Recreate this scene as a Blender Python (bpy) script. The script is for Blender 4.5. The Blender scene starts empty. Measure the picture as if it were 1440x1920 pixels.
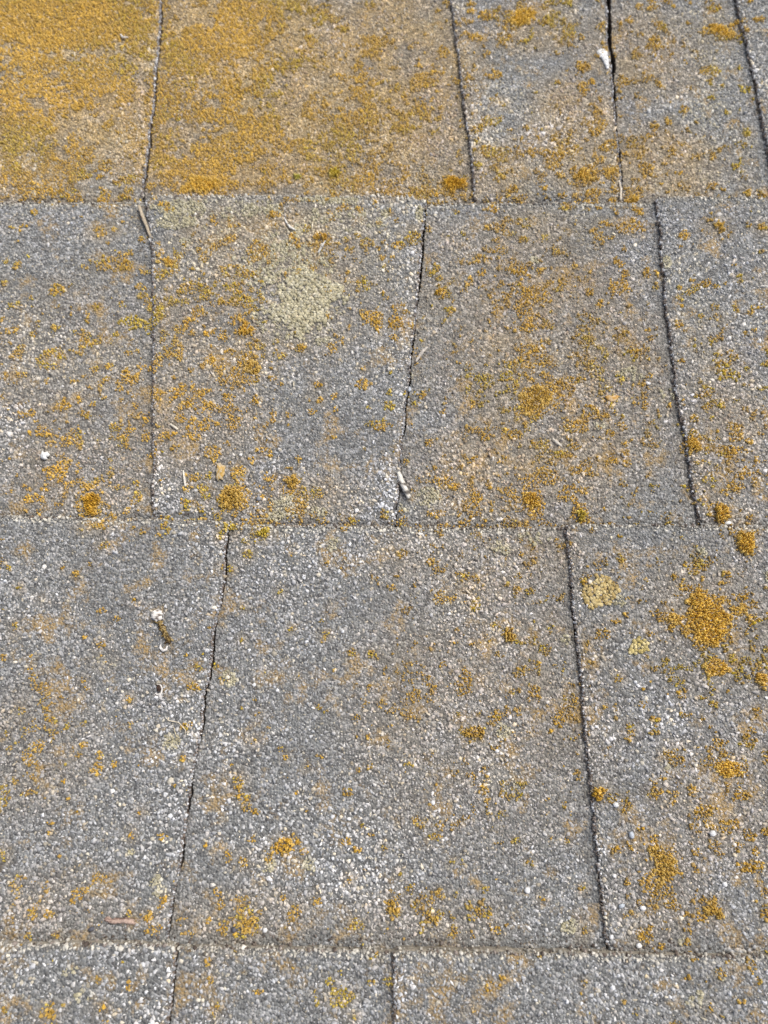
import bpy, math
import numpy as np
from mathutils import Matrix, Vector

rng = np.random.default_rng(7)
scene = bpy.context.scene
COL = scene.collection

# ------------------------------------------------------------------ camera, sky, sun, exposure
PITCH = math.radians(20)                                  # the slope falls away from the viewer
ROOF = Matrix.Translation((0, 0, 2.6)) @ Matrix.Rotation(-PITCH, 4, 'X')
TILT = math.radians(15.34)                                # lens axis off the roof's normal
S0, DIST, FPX = 0.1472, 0.2915, 1441.0
CAM = np.array([0.0, S0 - DIST * math.sin(TILT), DIST * math.cos(TILT)])
cd = bpy.data.cameras.new('camera')
cam = bpy.data.objects.new('camera', cd)
COL.objects.link(cam)
cam.matrix_world = ROOF @ Matrix.Translation(CAM) @ Matrix.Rotation(TILT, 4, 'X')
cd.sensor_fit = 'AUTO'
cd.sensor_width = 36
cd.lens = 36 * FPX / 1920
cd.clip_start = 0.01
cd.clip_end = 500
cd.dof.use_dof = True
cd.dof.focus_distance = 0.273
cd.dof.aperture_fstop = 10
scene.camera = cam

SUN_EL, SUN_AZ = math.radians(47), math.radians(36)       # azimuth from +Y towards +X
world = bpy.data.worlds.new("World")
scene.world = world
world.use_nodes = True
wn = world.node_tree
bg = wn.nodes['Background']
sky = wn.nodes.new('ShaderNodeTexSky')
sky.sky_type = 'NISHITA'
sky.sun_disc = False
sky.sun_elevation = SUN_EL
sky.sun_rotation = SUN_AZ
sky.air_density = 1.0
sky.dust_density = 6.0
sky.ozone_density = 1.0
hs = wn.nodes.new('ShaderNodeHueSaturation')              # cloud veil: greyer sky
hs.inputs['Saturation'].default_value = 0.85
wn.links.new(sky.outputs[0], hs.inputs['Color'])
wn.links.new(hs.outputs[0], bg.inputs['Color'])
bg.inputs['Strength'].default_value = 0.09

sl = bpy.data.lights.new('sun', 'SUN')
sl.energy = 1.5
sl.angle = math.radians(20)
sl.color = (1.0, 0.985, 0.96)
sun = bpy.data.objects.new('sun', sl)
COL.objects.link(sun)
sd = Vector((math.cos(SUN_EL) * math.sin(SUN_AZ), math.cos(SUN_EL) * math.cos(SUN_AZ), math.sin(SUN_EL)))
sun.rotation_euler = (-sd).to_track_quat('-Z', 'Y').to_euler()

vs = scene.view_settings
vs.view_transform = 'Standard'
vs.look = 'None'
vs.exposure = 0.85
vs.gamma = 1
vs.use_curve_mapping = False

# ------------------------------------------------------------------ helpers
MM = 0.001
COURSE = 0.142


def at(x, y, w=2.2 * MM):
    """photo pixel -> point (u across, s down the slope) on the roof at height w"""
    x = np.asarray(x, float); y = np.asarray(y, float)
    dx, dy, dz = (x - 720) / FPX, (960 - y) / FPX, -1.0
    c, s_ = math.cos(TILT), math.sin(TILT)
    ry = dy * c - dz * s_
    rz = dy * s_ + dz * c
    t = (w - CAM[2]) / rz
    return CAM[0] + dx * t, CAM[1] + ry * t


def pxm(y):
    """photo pixels per metre across at image row y"""
    return 2.0 / (at(721, y)[0] - at(719, y)[0])


def lattice(ix, iy, seed):
    h = (ix.astype(np.int64) * 374761393 + iy.astype(np.int64) * 668265263 + seed * 1274126177) & 0x7fffffff
    h = ((h ^ (h >> 13)) * 1103515245 + 12345) & 0x7fffffff
    h = ((h ^ (h >> 16)) * 69069 + 1) & 0x7fffffff
    return (h ^ (h >> 11)).astype(float) / 0x7fffffff


def vnoise(x, y, seed=0):
    x0 = np.floor(x); y0 = np.floor(y)
    fx = x - x0; fy = y - y0
    fx = fx * fx * (3 - 2 * fx); fy = fy * fy * (3 - 2 * fy)
    a = lattice(x0, y0, seed); b = lattice(x0 + 1, y0, seed)
    c = lattice(x0, y0 + 1, seed); d = lattice(x0 + 1, y0 + 1, seed)
    return (a * (1 - fx) + b * fx) * (1 - fy) + (c * (1 - fx) + d * fx) * fy


def fbm(x, y, seed=0, octv=4):
    r = 0; amp = 0.5; tot = 0
    for i in range(octv):
        r = r + amp * vnoise(x * 2 ** i + 13.7 * i, y * 2 ** i - 7.1 * i, seed + i)
        tot += amp; amp *= 0.55
    return r / tot


def link(o, parent=None):
    COL.objects.link(o)
    if parent is not None:
        o.parent = parent
    return o


def mesh_np(name, V, F, mats, parent=None, colors=None, fmat=None, smooth=False):
    """V (n,3) array, F list of (m,k) index arrays -> one mesh object"""
    me = bpy.data.meshes.new(name)
    if not isinstance(F, list):
        F = [F]
    nl = sum(f.size for f in F); npoly = sum(len(f) for f in F)
    me.vertices.add(len(V)); me.loops.add(nl); me.polygons.add(npoly)
    me.vertices.foreach_set('co', np.ascontiguousarray(V, dtype=np.float32).ravel())
    me.loops.foreach_set('vertex_index', np.concatenate([f.ravel() for f in F]).astype(np.int32))
    sizes = np.concatenate([np.full(len(f), f.shape[1]) for f in F])
    starts = np.concatenate([[0], np.cumsum(sizes)[:-1]])
    me.polygons.foreach_set('loop_start', starts.astype(np.int32))
    if fmat is not None:
        me.polygons.foreach_set('material_index', np.asarray(fmat, dtype=np.int32))
    if smooth:
        me.polygons.foreach_set('use_smooth', np.ones(npoly, dtype=bool))
    if colors is not None:
        at_ = me.attributes.new('col', 'FLOAT_COLOR', 'POINT')
        c4 = np.ones((len(V), 4), dtype=np.float32); c4[:, :3] = colors
        at_.data.foreach_set('color', c4.ravel())
    for m in (mats if isinstance(mats, (list, tuple)) else [mats]):
        me.materials.append(m)
    me.update(calc_edges=True)
    me.validate()
    o = bpy.data.objects.new(name, me)
    return link(o, parent)


def tag(o, label=None, cat=None, group=None, kind=None):
    if label: o['label'] = label
    if cat: o['category'] = cat
    if group: o['group'] = group
    if kind: o['kind'] = kind
    return o


# ------------------------------------------------------------------ materials
def mat(name):
    m = bpy.data.materials.new(name)
    m.use_nodes = True
    nt = m.node_tree
    return m, nt, nt.nodes['Principled BSDF']


def node(nt, typ, **kw):
    n = nt.nodes.new(typ)
    for k, v in kw.items():
        setattr(n, k, v)
    return n


def noise_node(nt, scale, detail=4, rough=0.6):
    tc = node(nt, 'ShaderNodeTexCoord')
    n = node(nt, 'ShaderNodeTexNoise')
    n.inputs['Scale'].default_value = scale
    n.inputs['Detail'].default_value = detail
    n.inputs['Roughness'].default_value = rough
    nt.links.new(tc.outputs['Object'], n.inputs['Vector'])
    return n


def ramp(nt, src, stops):
    r = node(nt, 'ShaderNodeValToRGB')
    el = r.color_ramp.elements
    while len(el) < len(stops):
        el.new(0.5)
    for e, (p, c) in zip(el, stops):
        e.position = p; e.color = (*c, 1)
    nt.links.new(src, r.inputs['Fac'])
    return r


def bump(nt, src, bs, strength, dist):
    b = node(nt, 'ShaderNodeBump')
    b.inputs['Strength'].default_value = strength
    b.inputs['Distance'].default_value = dist
    nt.links.new(src, b.inputs['Height'])
    nt.links.new(b.outputs[0], bs.inputs['Normal'])


def attr_material(name, rough, spec, lo, hi, nscale, bstr, bdist):
    """per-piece colour attribute times a fine mottling"""
    m, nt, bs = mat(name)
    a = node(nt, 'ShaderNodeAttribute', attribute_name='col')
    n = noise_node(nt, nscale, 3, 0.65)
    mr = node(nt, 'ShaderNodeMapRange')
    mr.inputs['From Min'].default_value = 0.3; mr.inputs['From Max'].default_value = 0.7
    mr.inputs['To Min'].default_value = lo; mr.inputs['To Max'].default_value = hi
    nt.links.new(n.outputs[0], mr.inputs['Value'])
    mx = node(nt, 'ShaderNodeVectorMath', operation='SCALE')
    nt.links.new(a.outputs['Color'], mx.inputs[0])
    nt.links.new(mr.outputs[0], mx.inputs['Scale'])
    nt.links.new(mx.outputs[0], bs.inputs['Base Color'])
    bs.inputs['Roughness'].default_value = rough
    bs.inputs['Specular IOR Level'].default_value = spec
    bump(nt, n.outputs[0], bs, bstr, bdist)
    return m


M_GRAN = attr_material('mineral_granule', 0.72, 0.35, 0.72, 1.25, 1600, 0.5, 0.0003)
M_LICH = attr_material('lichen', 0.95, 0.1, 0.7, 1.25, 2600, 0.9, 0.0004)
M_DEBRIS = attr_material('dry_debris', 0.8, 0.2, 0.75, 1.2, 900, 0.5, 0.0003)


def shingle_material():
    m, nt, bs = mat('worn_shingle_face')
    tc = node(nt, 'ShaderNodeTexCoord')
    vo = node(nt, 'ShaderNodeTexVoronoi')
    vo.inputs['Scale'].default_value = 1050
    nt.links.new(tc.outputs['Object'], vo.inputs['Vector'])
    sep = node(nt, 'ShaderNodeSeparateColor')
    nt.links.new(vo.outputs['Color'], sep.inputs[0])
    stone = ramp(nt, sep.outputs[0], [(0.0, (0.075, 0.074, 0.077)), (0.45, (0.138, 0.143, 0.143)),
                                      (0.8, (0.255, 0.265, 0.268)), (1.0, (0.44, 0.445, 0.46))])
    n2 = noise_node(nt, 1700, 4)
    dirt = ramp(nt, n2.outputs[0], [(0.3, (0.075, 0.077, 0.077)), (0.7, (0.205, 0.21, 0.205))])
    n3 = noise_node(nt, 90, 5)
    fac = ramp(nt, n3.outputs[0], [(0.35, (0.1, 0.1, 0.1)), (0.65, (0.6, 0.6, 0.6))])
    mx = node(nt, 'ShaderNodeMix', data_type='RGBA')
    nt.links.new(fac.outputs[0], mx.inputs['Factor'])
    nt.links.new(stone.outputs[0], mx.inputs[6])
    nt.links.new(dirt.outputs[0], mx.inputs[7])
    st = node(nt, 'ShaderNodeAttribute', attribute_name='stain')
    mu = node(nt, 'ShaderNodeVectorMath', operation='MULTIPLY')
    nt.links.new(mx.outputs[2], mu.inputs[0])
    nt.links.new(st.outputs['Color'], mu.inputs[1])
    n4 = noise_node(nt, 75, 9, 0.72)                       # thin ochre growth where no lobes have formed yet
    lf = ramp(nt, n4.outputs[0], [(0.54, (0, 0, 0)), (0.64, (0.6, 0.6, 0.6))])
    lm = node(nt, 'ShaderNodeMix', data_type='RGBA')
    nt.links.new(lf.outputs[0], lm.inputs['Factor'])
    nt.links.new(mu.outputs[0], lm.inputs[6])
    lm.inputs[7].default_value = (0.36, 0.235, 0.075, 1)
    nt.links.new(lm.outputs[2], bs.inputs['Base Color'])
    bs.inputs['Roughness'].default_value = 0.9
    bs.inputs['Specular IOR Level'].default_value = 0.2
    inv = node(nt, 'ShaderNodeMath', operation='MULTIPLY')
    nt.links.new(vo.outputs['Distance'], inv.inputs[0]); inv.inputs[1].default_value = -1.0
    bump(nt, inv.outputs[0], bs, 1.0, 0.0009)
    return m


def plain(name, c0, c1, scale, rough=0.9, b=0.5, bd=0.0004):
    m, nt, bs = mat(name)
    n = noise_node(nt, scale, 5, 0.65)
    r = ramp(nt, n.outputs[0], [(0.3, c0), (0.7, c1)])
    nt.links.new(r.outputs[0], bs.inputs['Base Color'])
    bs.inputs['Roughness'].default_value = rough
    bs.inputs['Specular IOR Level'].default_value = 0.2
    bump(nt, n.outputs[0], bs, b, bd)
    return m


M_FACE = shingle_material()
M_BUTT = plain('dusty_cut_edge', (0.15, 0.135, 0.115), (0.36, 0.33, 0.27), 700)
M_SIDE = plain('soiled_cut_edge', (0.035, 0.028, 0.024), (0.12, 0.095, 0.08), 700)
M_FELT = plain('bitumen_underlay', (0.008, 0.008, 0.009), (0.02, 0.019, 0.02), 300)

# ------------------------------------------------------------------ roof layout: course lines and tab edges
TB, TOOTH = 3.5 * MM, 2.2 * MM
ROWS = list(range(-2, 7))          # row j shows between course lines j-1 and j; its free edge is line j
USPAN = 0.62


def poly(pts):
    p = np.array(pts, float)
    return at(p[:, 0], p[:, 1])


course_px = {
    2: [(0, 386), (283, 381), (291, 374), (560, 376), (760, 376), (800, 385), (1220, 384), (1232, 377), (1440, 379)],
    1: [(0, 972), (300, 978), (425, 984), (440, 988), (740, 991), (1052, 991), (1066, 988), (1440, 992)],
    0: [(0, 1762), (318, 1767), (335, 1773), (735, 1781), (748, 1777), (1120, 1784), (1440, 1791)],
}
lines = {}
for j in range(-4, 8):
    if j in course_px:
        u, s = poly(course_px[j])
        lines[j] = (u, s)
    else:
        lines[j] = (np.array([-1.0, 1.0]), np.array([j, j]) * COURSE + (0.0 if j > 0 else -0.001))


def line_s(j, u):
    u = np.asarray(u, float)
    return np.interp(u, *lines[j]) + 0.5 * MM * (vnoise(u * 420, u * 0 + j * 9.3, 5) - 0.5) \
        + 0.6 * MM * (vnoise(u * 60, u * 0 + j * 3.1, 6) - 0.5)


# (pixel polyline, which side is the raised tab)
seam_px = {
    3: [([(305, 0), (297, 100), (285, 220), (272, 310), (265, 378)], 'L'),
        ([(845, 0), (860, 110), (872, 220), (888, 310), (893, 380)], 'R'),
        ([(1131, 0), (1138, 100), (1150, 200), (1160, 300), (1168, 380)], 'L'),
        ([(1375, 0), (1405, 120), (1430, 230), (1452, 330), (1460, 380)], 'R')],
    2: [([(279, 385), (288, 470), (289, 600), (287, 800), (288, 975)], 'R'),
        ([(797, 385), (786, 520), (772, 640), (763, 740), (748, 880), (739, 985)], 'L'),
        ([(1226, 385), (1240, 500), (1252, 620), (1270, 740), (1295, 880), (1314, 985)], 'R')],
    1: [([(430, 990), (421, 1090), (405, 1170), (390, 1280), (370, 1400), (345, 1560), (331, 1650), (311, 1768)], 'L'),
        ([(1060, 990), (1070, 1100), (1083, 1220), (1098, 1380), (1111, 1500), (1124, 1620), (1141, 1780)], 'R')],
    0: [([(334, 1775), (326, 1850), (316, 1930), (306, 2050)], 'L'),
        ([(742, 1783), (739, 1930), (735, 2050)], 'R')],
}
seams = {}
for j in ROWS:
    L = []
    for pts, side in seam_px.get(j, []):
        u, s = poly(pts)
        o = np.argsort(s); u, s = u[o], s[o]
        k0 = (u[1] - u[0]) / (s[1] - s[0]); k1 = (u[-1] - u[-2]) / (s[-1] - s[-2])
        u = np.concatenate([[u[0] - 0.2 * k0], u, [u[-1] + 0.2 * k1]])
        s = np.concatenate([[s[0] - 0.2], s, [s[-1] + 0.2]])
        L.append((u, s, side))
    sm = (j - 0.5) * COURSE

    def extra(x, side):
        lean = (0.03 if side == 'L' else -0.03) + rng.uniform(-0.02, 0.02)
        return (np.array([x - lean, x + lean]), np.array([sm - 0.3, sm + 0.3]), side)
    if not L:
        L.append(extra(rng.uniform(-0.05, 0.05), 'L'))
    x = np.interp(sm, L[-1][1], L[-1][0]); side = L[-1][2]
    while True:
        x += rng.uniform(0.09, 0.16); side = 'R' if side == 'L' else 'L'
        if x > USPAN - 0.03: break
        L.append(extra(x, side))
    x = np.interp(sm, L[0][1], L[0][0]); side = L[0][2]
    while True:
        x -= rng.uniform(0.09, 0.16); side = 'R' if side == 'L' else 'L'
        if x < -USPAN + 0.03: break
        L.insert(0, extra(x, side))
    seams[j] = L


def seam_u(j, k, s):
    """edge k of row j; k=0 and k=len+1 are the ends of the roof"""
    s = np.asarray(s, float)
    if k == 0: return np.full_like(s, -USPAN)
    if k == len(seams[j]) + 1: return np.full_like(s, USPAN)
    u, ss, side = seams[j][k - 1]
    return np.interp(s, ss, u) + 0.7 * MM * (vnoise(s * 560, s * 0 + j * 17 + k * 5.5, 8) - 0.5) \
        + 0.9 * MM * (vnoise(s * 90, s * 0 + j * 17 + k * 5.5, 9) - 0.5)


def raised(j, k):
    """cell k lies between edges k and k+1"""
    L = seams[j]
    return (L[k][2] == 'L') if k < len(L) else (L[k - 1][2] == 'R')


def undul(u, s, j):
    return 2.0 * MM * (fbm(u * 15 + j * 3.3, s * 15, 21, 3) - 0.5)


def crevice(u, j, dt):
    """uneven hollow where a course runs in under the next one"""
    k = np.clip(1.7 * vnoise(u * 95, u * 0 + j * 7.7, 14) - 0.25, 0.15, 1.2) * np.where(j == 1, 0.3, 1.0)
    return 1.5 * MM * k * np.exp(-(np.maximum(dt, 0) / (2.6 * MM)) ** 2)


def locate(u, s):
    """row, cell, raised flag, height, distance to own left/right edge and to tail/free edge"""
    u = np.asarray(u, float); s = np.asarray(s, float)
    row = np.full(u.shape, -99); cell = np.zeros(u.shape, int); up = np.zeros(u.shape, bool)
    dl = np.full(u.shape, 1.0); dr = np.full(u.shape, 1.0)
    frac = np.zeros(u.shape); dt = np.zeros(u.shape); df = np.zeros(u.shape)
    for j in ROWS:
        s0, s1 = line_s(j - 1, u), line_s(j, u)
        m = (s >= s0) & (s < s1)
        if not m.any(): continue
        n = len(seams[j])
        E = np.stack([seam_u(j, k, s[m]) for k in range(n + 2)])
        k = np.clip((u[m][None] > E).sum(0) - 1, 0, n)
        row[m] = j; cell[m] = k
        up[m] = np.array([raised(j, q) for q in range(n + 1)])[k]
        ii = np.arange(k.size)
        dl[m] = u[m] - E[k, ii]; dr[m] = E[k + 1, ii] - u[m]
        frac[m] = (s[m] - s0[m]) / (s1[m] - s0[m]); dt[m] = s[m] - s0[m]; df[m] = s1[m] - s[m]
    w = TB * frac + TOOTH * up
    for j in ROWS:
        m = row == j
        if m.any(): w[m] += undul(u[m], s[m], j)
    e = np.where(up, np.minimum(np.minimum(dl, dr), df), df)
    w = w - 0.7 * MM * np.exp(-np.maximum(e, 0) / (0.9 * MM)) - crevice(u, row, dt) \
        + np.where(~up & (dr < dl), 0.8 * MM * np.exp(-np.maximum(dr, 0) / (1.3 * MM)), 0)
    return dict(row=row, cell=cell, up=up, w=w, dl=dl, dr=dr, dt=dt, df=df, frac=frac)


# ------------------------------------------------------------------ roof and its shingles
roof = bpy.data.objects.new('shingle_roof', None)
link(roof)
roof.matrix_world = ROOF
roof.empty_display_size = 0.1
tag(roof, 'weathered grey asphalt shingle roof dotted with orange lichen', 'roof')
V = np.array([[-USPAN, -0.4, -1.2 * MM], [USPAN, -0.4, -1.2 * MM], [USPAN, 0.86, -1.2 * MM], [-USPAN, 0.86, -1.2 * MM]])
V = np.vstack([V, V - [0, 0, 0.018]])
F = np.array([[0, 1, 2, 3], [7, 6, 5, 4], [0, 4, 5, 1], [1, 5, 6, 2], [2, 6, 7, 3], [3, 7, 4, 0]])
mesh_np('underlay', V, F, M_FELT, roof)

near_edge = np.array([0.0, 0.35, 0.9, 1.9]) * MM


def axis(length, step):
    n = max(2, int((length - 4 * MM) / step))
    mid = np.linspace(3.5 * MM, length - 3.5 * MM, n)
    return np.concatenate([near_edge, mid, length - near_edge[::-1]]) / length




def groove_l(s, j, k):
    u0 = seam_u(j, k, s)
    q = vnoise(s * 110, s * 0 + j + k * 3.7, 31)
    black = (j == 3) & (u0 > 0.04) & (u0 < 0.2)             # the open black gap of the farthest course
    return np.where(black, 2.6 * MM * np.clip((s - 0.305) / 0.05, 0.55, 1) * (0.65 + 0.7 * q), np.where(u0 > 0, 1.5, 0.85) * MM * np.clip(q * 1.7 - 0.25, 0.12, 0.8))


def groove_r(s, j, k):
    q = vnoise(s * 110, s * 0 + j + k * 3.7 + 40, 31)
    return 0.8 * MM * np.clip(q * 2.4 - 1.05, 0.0, 1)


shingle = {}
for j in ROWS:
    for k in range(len(seams[j]) + 1):
        up = raised(j, k)
        sm = (j - 0.5) * COURSE
        wid = float(seam_u(j, k + 1, np.array([sm]))[0] - seam_u(j, k, np.array([sm]))[0])
        inframe = -1 < j < 5 and abs(float(seam_u(j, k, np.array([sm]))[0]) + wid / 2) < 0.3
        A = axis(wid, (2.6 if inframe else 12) * MM); B = axis(COURSE, (1.5 if inframe else 12) * MM)
        a, b = np.meshgrid(A, B)
        s = (j - 1 + b) * COURSE - 8 * MM * (1 - b)
        for _ in range(2):
            uL, uR = seam_u(j, k, s), seam_u(j, k + 1, s)
            if not up:                                     # a real groove between the sunk part and the tab
                g = groove_l(s, j, k)
                uL = uL + g
                g = groove_r(s, j, k)
                uR = uR - g
            u = uL + (uR - uL) * a
            t0, t1 = line_s(j - 1, u) - 8 * MM, line_s(j, u)
            s = t0 + (t1 - t0) * b
        fr = (s - line_s(j - 1, u)) / (line_s(j, u) - line_s(j - 1, u))
        w = TB * fr + TOOTH * up + undul(u, s, j)
        df = line_s(j, u) - s
        e = np.minimum(np.minimum(u - uL, uR - u), df) if up else df
        w = w - 0.7 * MM * np.exp(-np.maximum(e, 0) / (0.9 * MM)) - crevice(u, j, s - line_s(j - 1, u))
        if not up:
            w = w + np.where(uR - u < u - uL, 0.8 * MM * np.exp(-np.maximum(uR - u, 0) / (1.3 * MM)), 0)
        nb, na = a.shape
        top = np.stack([u, s, w], -1).reshape(-1, 3)
        idx = np.arange(nb * na).reshape(nb, na)
        quads = np.stack([idx[:-1, :-1], idx[:-1, 1:], idx[1:, 1:], idx[1:, :-1]], -1).reshape(-1, 4)
        loop = np.concatenate([idx[0, :], idx[1:, -1], idx[-1, -2::-1], idx[-2:0:-1, 0]])
        kind = np.concatenate([np.full(na - 1, 2), np.full(nb - 1, 2), np.full(na - 1, 1), np.full(nb - 1, 2)])
        low = top[loop].copy(); low[:, 2] = -0.6 * MM
        base = len(top); m = len(loop); i0 = np.arange(m); i1 = (i0 + 1) % m
        side = np.stack([loop[i1], loop[i0], base + i0, base + i1], -1)
        Vv = np.vstack([top, low])
        o = mesh_np('shingle', Vv, [quads, side], [M_FACE, M_BUTT, M_SIDE], roof,
                    fmat=np.concatenate([np.zeros(len(quads)), kind]))
        shingle[(j, k)] = o

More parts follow.
